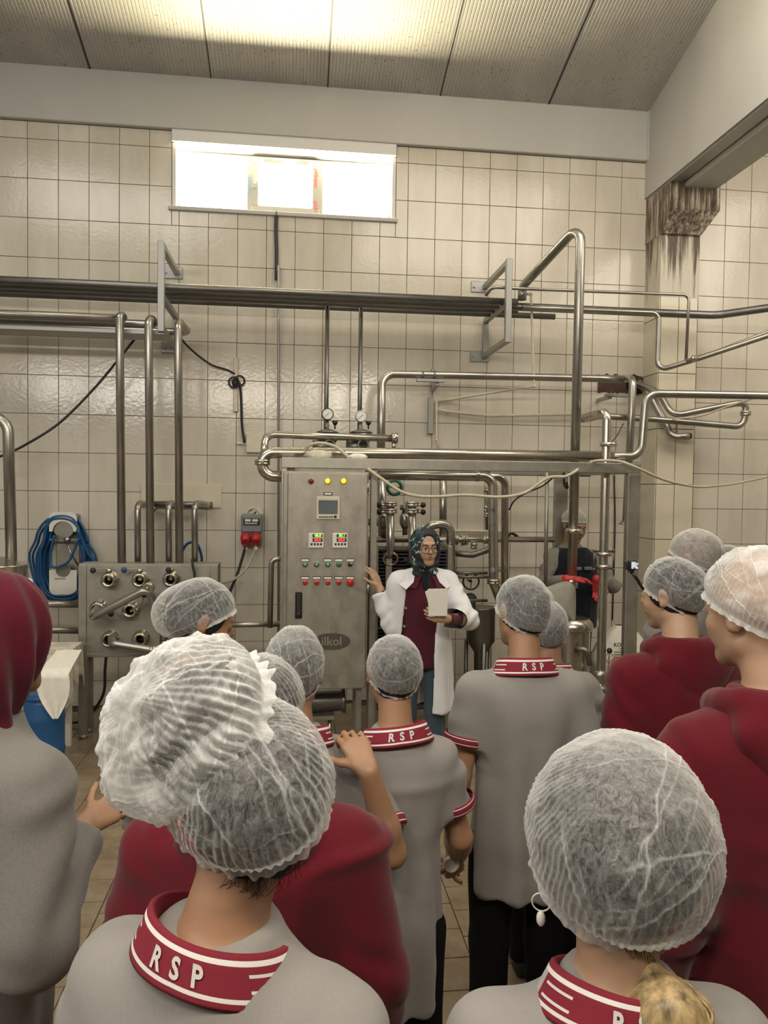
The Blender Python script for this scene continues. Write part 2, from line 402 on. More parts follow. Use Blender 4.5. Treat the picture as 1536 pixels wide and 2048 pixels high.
# right-hand wall bay past the pillar
yr = -.10; XR = 6.0
b = MB(); b.bb(XP1-.02, XR, yr, T, -.1, 7.5); wr = b.build('wall_right_bay', M['grout'], loc=(XP1, yr, 0)); tag(wr, kind='structure')
rz0 = W(1470, 381, yr)[2]; xr0 = W(1497, 560, yr)[0]
mb2 = MB()
nrt = 0
for j in range(-3, 15):
    for k in range(-3, 13):
        a, c = max(xr0+.25*k, XP1+.004), xr0+.25*(k+1); e, d = rz0-.33*j, max(rz0-.33*(j+1), 0)
        if c-a < .03 or e-d < .03: continue
        if xr0+.25*k < W(1545, 600, yr)[0] and j >= -1 and j < 12:
            t_ = MB(); t_.bb(a+G, c-G, yr-TT, yr, d+G, e-G, .0015); o = t_.build('tile', M['tile'], wr); nrt += 1
        else: mb2.bb(a+G, c-G, yr-TT, yr, d+G, e-G, .0015)
o = mb2.build('tile_field', M['tile'], wr); o['kind'] = 'stuff'
# other walls, behind and beside the camera
b = MB(); b.bb(XL-.2, XL, -13, T, -.1, 9); tag(b.build('wall_left', M['plaster']), kind='structure')
b = MB(); b.bb(XR, XR+.2, -13, T, -.1, 9); tag(b.build('wall_right', M['plaster']), kind='structure')
b = MB(); b.bb(XL, XR, -13.2, -13, -.1, 9); tag(b.build('wall_front', M['plaster']), kind='structure')
# ceiling: ribbed sandwich panels rising towards the camera
M['ribbed'] = plaster('ribbed_ceiling_sheet', (.50, .475, .43), 90)
def spots():
    m, t, b = nt('spotted_ceiling_sheet'); b.inputs['Roughness'].default_value = .45
    n = noise(t, 60, 2, .5); n2 = noise(t, 2.0, 4, .6)
    k = mth(t, 'MULTIPLY', ramp(t, n, [(.66, (0, 0, 0)), (.70, (1, 1, 1))]), ramp(t, n2, [(.45, (0, 0, 0)), (.6, (1, 1, 1))]))
    c = ramp(t, n2, [(.3, (.32, .305, .28)), (.7, (.43, .41, .375))])
    L(t, mixc(t, k, c, (.13, .09, .06)), b.inputs['Base Color']); return m
M['spots'] = spots()
ZC0 = W(620, 181, 0)[2]
ceil = MB(); ceil.add([(XL, T, ZC0+.05-SL*T), (XR, T, ZC0+.05-SL*T), (XR, -13, ZC0+.05+SL*13), (XL, -13, ZC0+.05+SL*13), (XL, T, ZC0+.25), (XR, T, ZC0+.25), (XR, -13, ZC0+.25+SL*13), (XL, -13, ZC0+.25+SL*13)],
                      [(0, 3, 2, 1), (4, 5, 6, 7), (0, 1, 5, 4), (2, 3, 7, 6), (1, 2, 6, 5), (3, 0, 4, 7)])
co = ceil.build('ceiling', M['darkgrey'], loc=(0, 0, ZC0)); tag(co, kind='structure')
seam0 = W(655, 178, 0)[0]
nr = 34; wv = []
for i in range(nr):
    x = .006+i*(.988/nr); w_ = .988/nr
    wv += [(x, 0), (x+w_*.55, 0), (x+w_*.68, .0045), (x+w_*.87, .0045)]
wv.append((.994, 0))
LEN = 12.9
V = [(x, .0, z) for x, z in wv]+[(x, -LEN, z+SL*LEN) for x, z in wv]; n_ = len(wv)
V += [(.006, 0, .04), (.006, -LEN, .04+SL*LEN), (.994, 0, .04), (.994, -LEN, .04+SL*LEN)]
Fp = [(i, i+1, n_+i+1, n_+i) for i in range(n_-1)]+[(0, n_, 2*n_+1, 2*n_), (n_-1, 2*n_+2, 2*n_+3, 2*n_-1)]
pan = None
for i in range(-4, 6):
    X = seam0+i
    if pan is None: pan = mesh_obj('ceiling_panel', np.array(V), Fp, M['spots'], co, smooth=False, local=True); o = pan
    else: o = bpy.data.objects.new('ceiling_panel', pan.data); COL.objects.link(o); o.parent = co
    o.location = (X, -.055, -.004+SL*.055)
b = MB()
for i in range(-4, 6):
    X = seam0+i; s_ = .009 if i in (-2, 2, 3) else .005
    b.add([(X-s_, -.05, ZC0-.006+SL*.05), (X+s_, -.05, ZC0-.006+SL*.05), (X+s_, -12.9, ZC0-.006+SL*12.9), (X-s_, -12.9, ZC0-.006+SL*12.9)], [(0, 1, 2, 3)])
b.build('panel_joint', M['darkgrey'], co)
# ------------------------------------------------------------------ floor
def floor_mat():
    m, t, b = nt('wet_floor_tile'); oi = t.nodes.new('ShaderNodeObjectInfo'); ge = t.nodes.new('ShaderNodeNewGeometry')
    n = t.nodes.new('ShaderNodeTexNoise'); n.inputs['Scale'].default_value = 5; n.inputs['Detail'].default_value = 7; n.inputs['Roughness'].default_value = .7; L(t, ge.outputs['Position'], n.inputs['Vector'])
    n2 = t.nodes.new('ShaderNodeTexNoise'); n2.inputs['Scale'].default_value = .9; n2.inputs['Detail'].default_value = 4; L(t, ge.outputs['Position'], n2.inputs['Vector'])
    c = ramp(t, n.outputs['Fac'], [(.3, (.145, .105, .065)), (.7, (.30, .235, .155))])
    L(t, mixc(t, mth(t, 'MULTIPLY', oi.outputs['Random'], .35), c, (.24, .18, .11)), b.inputs['Base Color'])
    L(t, ramp(t, n2.outputs['Fac'], [(.42, (.08,)*3), (.6, (.45,)*3)]), b.inputs['Roughness']); bump(t, b, n.outputs['Fac'], .15, .004); return m
M['floor'] = floor_mat()
M['floorgrout'] = plain('floor_grout', (.06, .042, .028), .8)
b = MB(); b.bb(XL, XR, -13, T, -.2, -.006); fl = b.build('floor', M['floorgrout'], loc=(0, 0, 0)); tag(fl, kind='structure')
fx0 = FL(182, 1859)[0]; TWF = .2; mbt = MB(); mbt.box((0, 0, 0), (.196, .196, .012), .0015); fo = mbt.build('tile', M['floor'], fl); fmesh = fo.data; bpy.data.objects.remove(fo)
def project(P):
    d = np.asarray(P, float)-CAMP; z = d@FW; return (768+F*(d@RT)/z, 1024-F*(d@UP)/z, z)
frest = MB(); nf = 0
for i in range(-13, 28):
    off = [0, .07, .13, .04, .16, .1][i % 6]
    for j in range(0, 42):
        cx, cy = fx0+TWF*(i+.5), -(TWF*(j+.5))-off+.1
        if cx < XL+.1 or cx > XR-.1 or cy > -.1: continue
        px, py, z = project((cx, cy, 0)); vis = False
        if z > 1 and nf < 299:
            vis = (60 < px < 330 and 1405 < py < 1920) or (670 < px < 1080 and 1560 < py < 2080) or (330 < px < 720 and 1400 < py < 1500)
        if vis:
            o = bpy.data.objects.new('tile', fmesh); COL.objects.link(o); o.parent = fl; o.location = (cx, cy, -.006+random.uniform(-.0006, .0004)); o.rotation_euler = (random.gauss(0, .002), random.gauss(0, .002), 0); nf += 1
        else: frest.bb(cx-.098, cx+.098, cy-.098, cy+.098, -.012, 0, 0)
o = frest.build('tile_field', M['floor'], fl); o['kind'] = 'stuff'
# ------------------------------------------------------------------ window
M['upvc'] = plain('white_upvc', (.42, .41, .39), .4)
m, t, bs = nt('window_pane'); out = t.nodes['Material Output']; tr = t.nodes.new('ShaderNodeBsdfTransparent'); gl = t.nodes.new('ShaderNodeBsdfGlossy'); gl.inputs['Roughness'].default_value = .02
mx = t.nodes.new('ShaderNodeMixShader'); mx.inputs[0].default_value = .06; tr.inputs[0].default_value = (.95, .97, .97, 1)
L(t, tr.outputs[0], mx.inputs[1]); L(t, gl.outputs[0], mx.inputs[2]); L(t, mx.outputs[0], out.inputs[0]); M['pane'] = m
win = thing('window_1', None, None, ((wx0+wx1)/2, .16, wz0), kind='structure')
fy0, fy1 = .15, .21; zb, zt_ = wz0+.02, wz1-.10
b = MB()
b.bb(wx0, wx1, fy0, fy1, zb, zb+.045, .004); b.bb(wx0, wx1, fy0, fy1, zt_-.045, zt_, .004)
b.bb(wx0, wx0+.045, fy0, fy1, zb+.045, zt_-.045, .0); b.bb(wx1-.045, wx1, fy0, fy1, zb+.045, zt_-.045, .0)
m1, m2 = W(500, 350, .15)[0], W(641, 350, .15)[0]
b.bb(m1-.022, m1+.022, fy0, fy1, zb+.045, zt_-.045, .0); b.bb(m2-.022, m2+.022, fy0, fy1, zb+.045, zt_-.045, .0); b.build('window_frame', M['upvc'], win)
b = MB(); s0, s1 = m1+.015, m2-.01; q0, q1 = zb+.03, zt_-.02
b.bb(s0, s1, .115, .15, q0, q0+.055, .004); b.bb(s0, s1, .115, .15, q1-.06, q1, .004); b.bb(s0, s0+.06, .115, .149, q0+.055, q1-.06, .0); b.bb(s1-.06, s1, .115, .149, q0+.055, q1-.06, .0)
sash = b.build('opening_sash', M['upvc'], win)
b = MB(); hz = (q0+q1)/2; b.bb(s0+.018, s0+.042, .105, .115, hz-.04, hz+.04, .003); b.bar((s0+.03, .095, hz), (s0+.06, .09, hz+.09), .016, .012, .003); b.build('handle', M['upvc'], sash)
for a, c, yy in ((wx0+.04, m1-.02, .18), (s0+.055, s1-.055, .13), (m2+.02, wx1-.04, .18)):
    b = MB(); b.bb(a, c, yy, yy+.006, zb+.04, zt_-.04); b.build('pane', M['pane'], win)
b = MB(); b.bb(wx0-.03, wx1+.02, -.035, .15, wz0-.025, wz0+.008, .004); b.build('window_sill', M['plaster'], win)
b = MB(); b.bb(wx0-.001, wx0+.03, -.008, .15, wz0, wz1); b.bb(wx1-.03, wx1+.001, -.008, .15, wz0, wz1); b.bb(wx0, wx1, -.04, .28, zt_, wz1+.01); b.build('reveal', plain('white_reveal', (.7, .69, .66), .5), win)
def text_mesh(txt, size, bold=0.0):
    cu = bpy.data.curves.new('t', 'FONT'); cu.body = txt; cu.size = size; cu.align_x = 'CENTER'; cu.align_y = 'CENTER'; cu.offset = bold; cu.resolution_u = 3
    o = bpy.data.objects.new('t', cu); COL.objects.link(o); bpy.context.view_layer.update()
    me = bpy.data.meshes.new_from_object(o.evaluated_get(bpy.context.evaluated_depsgraph_get()))
    V = np.zeros(len(me.vertices)*3); me.vertices.foreach_get('co', V); Fs = [tuple(p.vertices) for p in me.polygons]
    bpy.data.objects.remove(o); bpy.data.curves.remove(cu); bpy.data.meshes.remove(me); return V.reshape(-1, 3), Fs
def text_on(name, txt, size, origin, right, up, mat, parent, bold=0.0, off=.001, sx=1.0):
    V, Fs = text_mesh(txt, size, bold); right = nrm(right); up = nrm(up); n = np.cross(right, up)
    P = np.asarray(origin, float)+V[:, :1]*right*sx+V[:, 1:2]*up+n*off
    return mesh_obj(name, P, Fs, mat, parent, smooth=False)
M['redink'] = plain('red_ink', (.75, .16, .15), .6); M['blueink'] = plain('blue_ink', (.20, .42, .60), .6); M['blackink'] = plain('black_ink', (.02, .02, .02), .6)
for x in (s0+.17, s0+.42):
    text_on('lettering', 'yıldızpen' if x < s0+.3 else 'yıldız', .052, (x+.03, .114, q1-.03), (1, 0, 0), (0, 0, 1), M['redink'], sash, .001)
    b = MB(); b.torus((x-.10, .113, q1-.03), (0, 1, 0), .017, .002, 20, 5); b.bar((x-.117, .113, q1-.03), (x-.083, .113, q1-.03), .003); b.bar((x-.1, .113, q1-.013), (x-.1, .113, q1-.047), .003); b.build('emblem', M['blueink'], sash)
text_on('lettering', 'yıldızpen', .05, (s1-.03, .114, hz+.08), (0, 0, -1), (1, 0, 0), M['redink'], sash, .001)
text_on('lettering', 'yıldız', .05, (s1-.03, .114, hz-.17), (0, 0, -1), (1, 0, 0), M['redink'], sash, .001)
text_on('lettering', 'YILDIZPEN', .04, (m1, .149, hz+.0), (0, 0, -1), (1, 0, 0), M['blueink'], sash, .001)
# ------------------------------------------------------------------ pipes
def PP(l): return [W(*p) if len(p) == 3 else np.array(p[:3], float) for p in l]
def pipe(label, pts, r, bend=None, mat='steel', name='steel_pipe', cat='pipe', group=None, rings=(), extra=None, root=True):
    """rings: (px,py,y,(axis),radius,len) clamp collars as parts"""
    P = PP(pts); bend = bend or r*3
    if not rings and not extra:
        b = MB(); b.tube(P, r, bend=bend, n=16); return single(name, b, M[mat], label, cat, group)
    t = thing(name, label, cat, P[-1] if P[-1][2] < P[0][2] else P[0], group)
    b = MB(); b.tube(P, r, bend=bend, n=16); b.build('tube', M[mat], t)
    for (q, ax, rr, ln) in rings:
        c = W(*q); a = nrm(ax); b = MB(); b.prof(c-a*ln/2, c+a*ln/2, [(0, rr*.85), (ln*.12, rr), (ln*.42, rr), (ln*.45, rr*.9), (ln*.55, rr*.9), (ln*.58, rr), (ln*.88, rr), (ln, rr*.85)], n=20)
        b.bar(c+V3(0, -rr*.9, 0)-a*ln*.3, c+V3(0, -rr*.9, 0)+a*ln*.3, .014, .02, .003); b.build('clamp_collar', M['steel_bright'], t)
    if extra: extra(t)
    return t
X_, Y_, Z_ = V3(1, 0, 0), V3(0, 1, 0), V3(0, 0, 1)
# wall brackets and the pipe bundle on them
def bracket(label, xf, ytop, ybot, xm_, ymid):
    A = W(xf, ytop, -.78); B_ = W(xf, ybot, -.78); Mi = W(xm_, ymid, -.78)
    t = thing('wall_bracket', label, 'bracket', (A[0], 0, B_[2])); x = A[0]; zt, zb_, zm = A[2], B_[2], Mi[2]; w = .05
    b = MB(); b.bb(x-w/2, x+w/2, -.805, -.755, zb_, zt, .004); b.build('front_post', M['galv'], t)
    b = MB(); b.bar((x, -.76, zt-.025), (x, -.01, zt-.025), .045, .045, .004); b.build('top_arm', M['galv'], t)
    b = MB(); b.bar((x, -.76, zb_+.025), (x, -.03, zb_+.025), .045, .045, .004); b.build('bottom_arm', M['galv'], t)
    b = MB(); b.bar((x, -.76, zm), (x, -.05, zm), .045, .045, .004); b.build('shelf_arm', M['galv'], t)
    b = MB(); b.bb(x-w/2, x+w/2, -.08, -.04, zb_, zm, .004); b.build('rear_post', M['galv'], t)
    for z in (zt-.025, zb_+.02):
        b = MB(); b.bb(x-.13, x+.05, -.02, -.004, z-.05, z+.05, .004); b.cyl((x-.10, -.035, z), (x-.10, -.01, z), .014, n=6, sm=False); b.build('anchor_plate', M['galv'], t)
    return zm, x
zmL, xbL = bracket('grey steel wall bracket left of the high window', 323, 483, 664, 323, 592)
zmR, xbR = bracket('grey steel wall bracket right of the high window', 1018, 518, 686, 1018, 603)
zs = (zmL+zmR)/2
for i, (yy, r, xr, lab) in enumerate([(-.70, .030, 1035, 'front steel pipe of the long bundle on the wall brackets'), (-.56, .030, None, 'second bracket pipe, running on past the bundle and bending right toward the camera'),
                                 (-.42, .030, 1035, 'third steel pipe of the long bundle on the wall brackets'), (-.28, .026, 1110, 'rearmost steel pipe of the long bundle, closest to the wall')]):
    z = zs+.0225+r
    p = [(-4.5, yy, z)]
    if xr: p += [(W(xr, 600, yy)[0], yy, z)]
    else:
        q = W(1432, 608, yy); p += [(q[0], yy, z), (q[0]+.85, yy-.85, z+.02), (q[0]+1.6, yy-1.6, z+.04)]
    b = MB(); b.tube([V3(*v) for v in p], r if xr else .034, bend=.18, n=16, seg=5)
    single('steel_pipe', b, M['steel_dark'], lab, 'pipe')
def from_bundle(px, yb=-.56): return None
pipe('thin steel pipe from the bundle end dropping down the pillar', [(972, 590, -.62), (985, 574, -.72), (1030, 577, -.72), (1378, 590, -.72), (1372, 722, -.72)], .013, .05)
pipe('steel pipe stepping down the pillar in a Z and slanting off right', [(1045, 614, -.62), (1120, 618, -.62), (1318, 626, -.62), (1314, 742, -.62), (1400, 716, -.85), (1560, 663, -1.2), (1950, 520, -2.0)], .022, .07, rings=[((1388, 717, -.85), (1, -.35, .1), .027, .04)])
pipe('thinner steel pipe lying along the slanting pipe at the right edge', [(1372, 722, -.80), (1430, 704, -.88), (1560, 655, -1.18), (1950, 508, -1.98)], .015, .05)
# tall white painted pipe
def tallx(t):
    for py in (1062,):
        c = W(1147, py, -1.25); b = MB(); b.prof(c-Z_*.022, c+Z_*.022, [(0, .04), (.006, .06), (.038, .06), (.044, .04)]); b.build('clamp_collar', M['steel_bright'], t)
    c = W(1144, 1150, -1.25); e = W(1143, 1172, -1.25)
    b = MB(); b.prof(c, e, [(0, .034), (.04, .05), (.09, .05), (.10, .042)]); b.build('spout_fitting', M['tank'], t)
pt_ = [(1044, 600, -.62), (1044, 574, -.62), (1162, 446, -1.25), (1144, 1150, -1.25)]
pipe('tallest upright steel pipe, arching from the wall bundle to the steel can', pt_, .036, .09, extra=tallx)
# twin run at mid left with three risers to the valve panel
for i, (yb, px, pyt, lab) in enumerate([(-.80, 239, 628, 'first of three tall risers above the valve panel, at the left'), (-.66, 297, 632, 'middle of the three tall risers above the valve panel'), (-.50, 356, 640, 'rightmost of the three tall risers above the valve panel')]):
    top = W(px, pyt, -.86); z = W(-20, 627, -.72)[2]-.0*i
    pts = [(-4.5, yb, top[2]-.02), (top[0]+.03, yb, top[2]-.02), (top[0], -.86, top[2]), (W(px, 1118, -.86)[0], -.78, W(px, 1140, -.80)[2])]
    pts = [V3(*q) for q in pts]; b = MB(); b.tube(pts, .031, bend=.07, n=16)
    single('steel_pipe', b, M['steel_dark'] if 0 else M['steel'], lab, 'pipe')
b = MB(); a = W(-20, 650, -.72); c = W(330, 658, -.72); b.bb(-4.4, c[0], -.76, -.50, a[2]-.035, a[2]+.0, .004); single('pipe_tray', b, M['galv'], 'flat grey tray under the horizontal pipes at the left', 'tray')
# left edge: elbow pipe into a steel drum
pipe('thick steel pipe at the left edge curving down into the small steel drum', [(-60, 834, -1.15), (16, 834, -1.15), (23, 1130, -1.15)], .038, .11)
c = W(4, 1172, -1.15); c0 = W(4, 1128, -1.15); rr = W(54, 1150, -1.15)[0]-c[0]
t = thing('steel_drum', 'small stainless drum at the left edge below the thick pipe', 'tank', (c[0], -1.15, 0))
b = MB(); hh = c0[2]; b.prof((c[0], -1.15, .45), (c[0], -1.15, 2), [(0, rr*.9), (.02, rr), (hh-.47, rr), (hh-.46, rr*1.04), (hh-.45, rr*1.04), (hh-.45, rr*.98), (hh-.40, rr*.2)], n=36); b.build('shell', M['tank'], t)
for a in (0, 2.1, 4.2):
    b = MB(); b.cyl((c[0]+rr*.8*math.cos(a), -1.15+rr*.8*math.sin(a), 0), (c[0]+rr*.8*math.cos(a), -1.15+rr*.8*math.sin(a), .5), .02, n=10); b.build('leg', M['tank'], t)
b = MB(); p0 = W(45, 1165, -1.32); b.curve([p0+V3(-.05, 0, -.05), p0+V3(.0, -.01, .0), p0+V3(.05, 0, .015), p0+V3(.06, 0, -.03)], .014, radii=None); single('plastic_wrap', b, M['paper'], 'crumpled clear plastic wrap tucked at the small drum', 'wrap')
# manifold of three short pipes below the risers
for (px, lab) in ((275, 'left short pipe hooking down from the wall opening to the valve panel'), (337, 'middle short pipe hooking down from the wall opening to the valve panel'), (389, 'right short pipe hooking down from the wall opening to the valve panel')):
    pipe(lab, [(px+30, 1010, -.06), (px+20, 1008, -.4), (px, 1006, -.62), (px+1, 1135, -.66)], .026, .07)
b = MB(); b.tube([W(285, 1008, -.1), W(425, 1010, -.1)], .028, bend=.05, n=16); b.ball(W(305, 1018, -.14), .035, 14, (1, .7, .8)); single('steel_pipe', b, M['steel_dark'], 'dark horizontal pipe against the patched marble slab', 'pipe')
p0, p1 = W(283, 967, 0), W(443, 1016, 0); b = MB(); b.bb(p0[0], p1[0], -.02, -.006, p1[2], p0[2], .003); single('marble_slab', b, M['marble'], 'pale patched slab on the wall behind the hooked pipes', 'slab')
# ------------------------------------------------------------------ valve panel
yp = -.88; pa, pb = W(157, 1128, yp), W(437, 1304, yp); x0, x1 = pa[0], W(436, 1200, yp)[0]; z1 = W(250, 1131, yp)[2]; z0 = W(250, 1306, yp)[2]
t = thing('valve_stand', 'free-standing stainless valve panel with round ports and levers', 'panel', ((x0+x1)/2, yp, 0)); VP = t
b = MB(); b.bb(x0+.04, x1-.04, yp, yp+.012, z0, z1, .002); b.build('front_plate', M['sheet'], t)
b = MB(); b.bb(x0, x1, yp+.012, yp+.19, z1-.01, z1+.012, .003); b.build('top_rim', M['sheet'], t); b = MB(); b.bb(x0, x1, yp+.0, yp+.19, z0-.03, z0, .003); b.build('bottom_rim', M['sheet'], t)
for a in (x0+.03, x1-.03):
    for yy in (yp+.02, yp+.17):
        b = MB(); b.bb(a-.03, a+.03, yy-.03, yy+.03, .0, z1+.005, .004); b.cyl((a, yy, 0), (a, yy, .03), .035, n=12); b.build('leg', M['sheet'], t)
def port(px, py, lever=None, ball='black'):
    c = W(px, py, yp); b = MB()
    b.prof(c, c-Y_*.12, [(0, .062), (.01, .062), (.012, .046), (.05, .046), (.052, .056), (.075, .058), (.078, .050), (.10, .050), (.10, .034), (.03, .032)], n=24, cap=False); b.build('port', M['steel_bright'], VP)
    b = MB(); b.prof(c-Y_*.02, c-Y_*.03, [(0, .033), (.01, .001)], n=16); b.build('port_bore', M['rubber'], VP)
    if lever:
        q = W(lever[0], lever[1], yp-.1); k = c-Y_*.06+(V3(0, 0, .085) if abs(lever[1]-py) < 26 and lever[1] < py else V3(.085 if lever[0] >= px else -.085, 0, 0))
        if lever[1] < py-26: k = c-Y_*.06+V3(.06, 0, .0)
        b = MB(); b.cyl(c-Y_*.06, k, .016, n=12); b.cyl(k-nrm(k-c+Y_*.06)*.03, k, .022, n=12); b.bar(k, q, .012, .008, .002); b.build('lever', M['steel_bright'], VP)
        b = MB(); b.ball(q, .022, 14); b.build('lever_ball', M['rubber'] if ball == 'black' else M['blue'], VP)
port(222, 1158, (186, 1141)); port(283, 1158, (248, 1140), 'blue'); port(344, 1157, (337, 1140)); port(200, 1215, (222, 1228)); port(264, 1218, (288, 1190)); port(325, 1214, (347, 1183)); port(284, 1275); port(222, 1276)
pipe('U-shaped swing pipe slanting up across the valve panel', [(196, 1216, -.98), (180, 1237, -1.12), (297, 1176, -1.16), (328, 1268, -1.06), (326, 1300, -.95)], .030, .05, rings=[((297, 1176, -1.155), (0, 1, .1), .042, .05)])
pipe('short swing pipe low on the valve panel', [(222, 1276, -.98), (224, 1287, -1.10), (306, 1300, -1.12), (345, 1279, -1.0)], .027, .05, rings=[((306, 1300, -1.12), (1, 0, .1), .036, .04)])
pipe('upper of two short pipes left of the valve panel', [(-40, 1206, -.80), (160, 1209, -.80)], .026, .1)
pipe('lower of two short pipes left of the valve panel', [(-40, 1258, -.80), (160, 1261, -.80)], .026, .1)
b = MB(); b.curve([W(384, 1118, -.92), W(386, 1135, -.93), W(389, 1150, -.93), W(388, 1190, -.93), W(389, 1230, -.93)], .009); single('cable', b, M['rubber'], 'short black cable hanging down the valve panel face', 'cable')
b = MB(); q = FL(190, 1436); b.curve([W(213, 1306, -.85), W(210, 1340, -.82), W(206, 1390, -.75), V3(q[0], -.6, .08), V3(q[0]-.15, -.55, .02), V3(q[0]-.5, -.5, .02)], .011); single('cable', b, M['rubber'], 'black cable hanging under the valve panel and trailing on the floor', 'cable')
# ------------------------------------------------------------------ blue hose on its holder
t = thing('hose_holder', 'steel hose holder plate on the wall with a round cut-out', 'hose holder', W(127, 1192, -.02))
a, c = W(99, 1023, -.16), W(154, 1190, -.16); xm0, xm1 = a[0], c[0]
def rr_plate(b, x0, x1, z0, z1, y0, y1, r=.05, cut=None):
    pts = []
    for cx, cz, a0 in ((x1-r, z1-r, 0), (x0+r, z1-r, 90), (x0+r, z0+r, 180), (x1-r, z0+r, 270)):
        for k in range(7): an = math.radians(a0+90*k/6); pts.append((cx+r*math.cos(an), y0, cz+r*math.sin(an)))
    if cut:
        out = []
        cx, cr, up = cut
        if up: # arch cut into bottom edge
            out = [p for p in pts if p[2] > z0+.01 or abs(p[0]-cx) > cr]
            arch = [(cx+cr*math.cos(math.radians(k)), y0, z0+cr*1.0*math.sin(math.radians(k))) for k in range(180, -1, -15)]
            lo = [i for i, p in enumerate(pts) if p[2] <= z0+r*1.01]
            body = [p for p in pts if p[2] > z0+r*1.01]; pts = body+[(x0, y0, z0)]+arch+[(x1, y0, z0)]
        else:
            arch = [(cx+cr*math.cos(math.radians(k)), y0, z1+cr*math.sin(math.radians(k))) for k in range(0, -181, -15)]
            body = [p for p in pts if p[2] < z1-r*1.01]; pts = [(x1, y0, z1)]+arch+[(x0, y0, z1)]+body
    b.poly(pts, y1-y0, (0, 1, 0))
za, zb2 = W(127, 1024, -.16)[2], W(127, 1063, -.16)[2]; zc_, zd_ = W(127, 1140, -.16)[2], W(127, 1189, -.16)[2]
b = MB(); rr_plate(b, xm0, xm1, zb2, za, -.17, -.16, .05, ((xm0+xm1)/2, .085, True)); b.build('top_plate', M['white'], t)
b = MB(); rr_plate(b, xm0, xm1, zd_, zc_, -.17, -.16, .05, ((xm0+xm1)/2, .06, False)); b.build('bottom_plate', M['white'], t)
b = MB(); b.bb(xm0+.01, xm1-.01, -.03, -.01, zd_, za-.02, .01); b.build('back_plate', M['sheet'], t)
cx = (xm0+xm1)/2; b = MB(); b.cyl((cx, -.02, zb2+.03), (cx, -.15, zb2+.03), .085, n=24); b.cyl((cx, -.02, zc_-.01), (cx, -.15, zc_-.01), .06, n=24); b.bar((xm0, -.14, zb2-.07), (xm1, -.14, zb2-.07), .02, .015); b.ball((cx+.03, -.15, zb2-.07), .03, 12); b.tube([(cx+.02, -.14, zb2-.08), (cx+.06, -.14, zb2-.2), (cx+.12, -.12, zc_+.02)], .008, n=8); b.build('water_tap', M['steel'], t)
b = MB(); b.bb(cx-.07, cx+.02, -.172, -.17, zc_-.075, zc_-.07); b.build('marking', M['blackink'], t)
b = MB(); rnd = random.Random(4); zt2 = (za+.0); zb3 = zd_-.02
for i in range(13):
    dx = .115+.009*(i % 7)+rnd.uniform(0, .02); yy = -.05-.010*i+rnd.uniform(-.01, .01); top = zb2+.12+rnd.uniform(-.02, .02); bot = zd_-.01-rnd.uniform(0, .055)
    if i in (3, 9): dx += .07; 
    pts = []
    for k in range(26):
        a = 2*math.pi*k/25+.3; ca, sa = math.cos(a), math.sin(a)
        xx = cx-.01+dx*math.copysign(abs(ca)**.75, ca)*(1.18 if sa < 0.2 else 1.0)+.012*math.sin(3*a+i); zz = (top+bot)/2+(top-bot)/2*math.copysign(abs(sa)**.85, sa)
        pts.append((xx, yy, zz))
    b.curve(pts, .0105, n=8, sub=3)
b.curve([(cx-.06, -.2, zb2-.03), (cx-.09, -.21, zc_+.12), (cx-.06, -.22, zc_+.03), (cx+.06, -.22, zc_+.08), (cx+.14, -.21, zb2-.05)], .011)
b.curve([(cx+.12, -.18, zb2+.02), (cx+.2, -.16, zb2-.18), (cx+.29, -.14, zc_+.02), (cx+.34, -.13, zc_-.09)], .014)
single('coiled_hose', b, M['blue'], 'blue water hose coiled over the wall hose holder', 'hose')
b = MB(); b.curve([W(358, 1122, -.02), W(362, 1108, -.2), W(374, 1088, -.25), W(392, 1086, -.25), W(402, 1108, -.22), W(404, 1130, -.2), W(404, 1145, -.02)], .012); single('hose', b, M['blue'], 'short blue hose arched behind the three hooked pipes', 'hose')
# cables and plug on the left wall
b = MB(); b.curve([W(-40, 922, -.5), W(0, 913, -.5), W(50, 890, -.5), W(120, 845, -.45), W(190, 775, -.4), W(240, 715, -.4), W(292, 650, -.45)], .010); single('cable', b, M['rubber'], 'black cable sagging across the left wall from the pipe tray', 'cable')
b = MB(); b.curve([W(355, 668, -.3), W(380, 697, -.2), W(420, 728, -.1), W(455, 740, -.05), W(470, 748, -.04)], .009); single('cable', b, M['rubber'], 'black cable running from the tray to the wall plug', 'cable')
t = thing('plug_strip', 'narrow cream conduit with plug and looped black cable on the wall', 'socket', W(472, 826, -.02))
b = MB(); a, c = W(467, 716, -.03), W(476, 824, -.03); b.bb(a[0], c[0], -.045, -.008, c[2], a[2], .006); b.build('conduit', M['pvc'], t)
b = MB(); q = W(470, 765, -.06); b.torus(q+V3(-.01, -.01, .0), (0.2, 1, 0), .045, .008, 24, 6); b.torus(q+V3(.04, -.01, .015), (-.2, 1, .2), .042, .008, 24, 6); b.ball(q, .03, 10, (1, .7, 1.3)); b.curve([q+V3(.04, 0, 0), W(482, 800, -.04), W(484, 850, -.03), W(489, 886, -.03)], .011); b.build('looped_cable', M['rubber'], t)
b = MB(); b.bb(W(474, 884, -.02)[0], W(496, 890, -.02)[0], -.03, -.007, W(480, 889, -.02)[2], W(480, 884, -.02)[2], .003); b.build('cable_clip', M['pvc'], t)
a, c = W(493, 867, 0), W(526, 906, 0); b = MB(); b.bb(a[0], c[0], -.04, -.006, c[2], a[2], .005); single('cover_plate', b, M['cream'], 'cream rectangular cover plate on the wall left of the cabinet', 'cover plate')
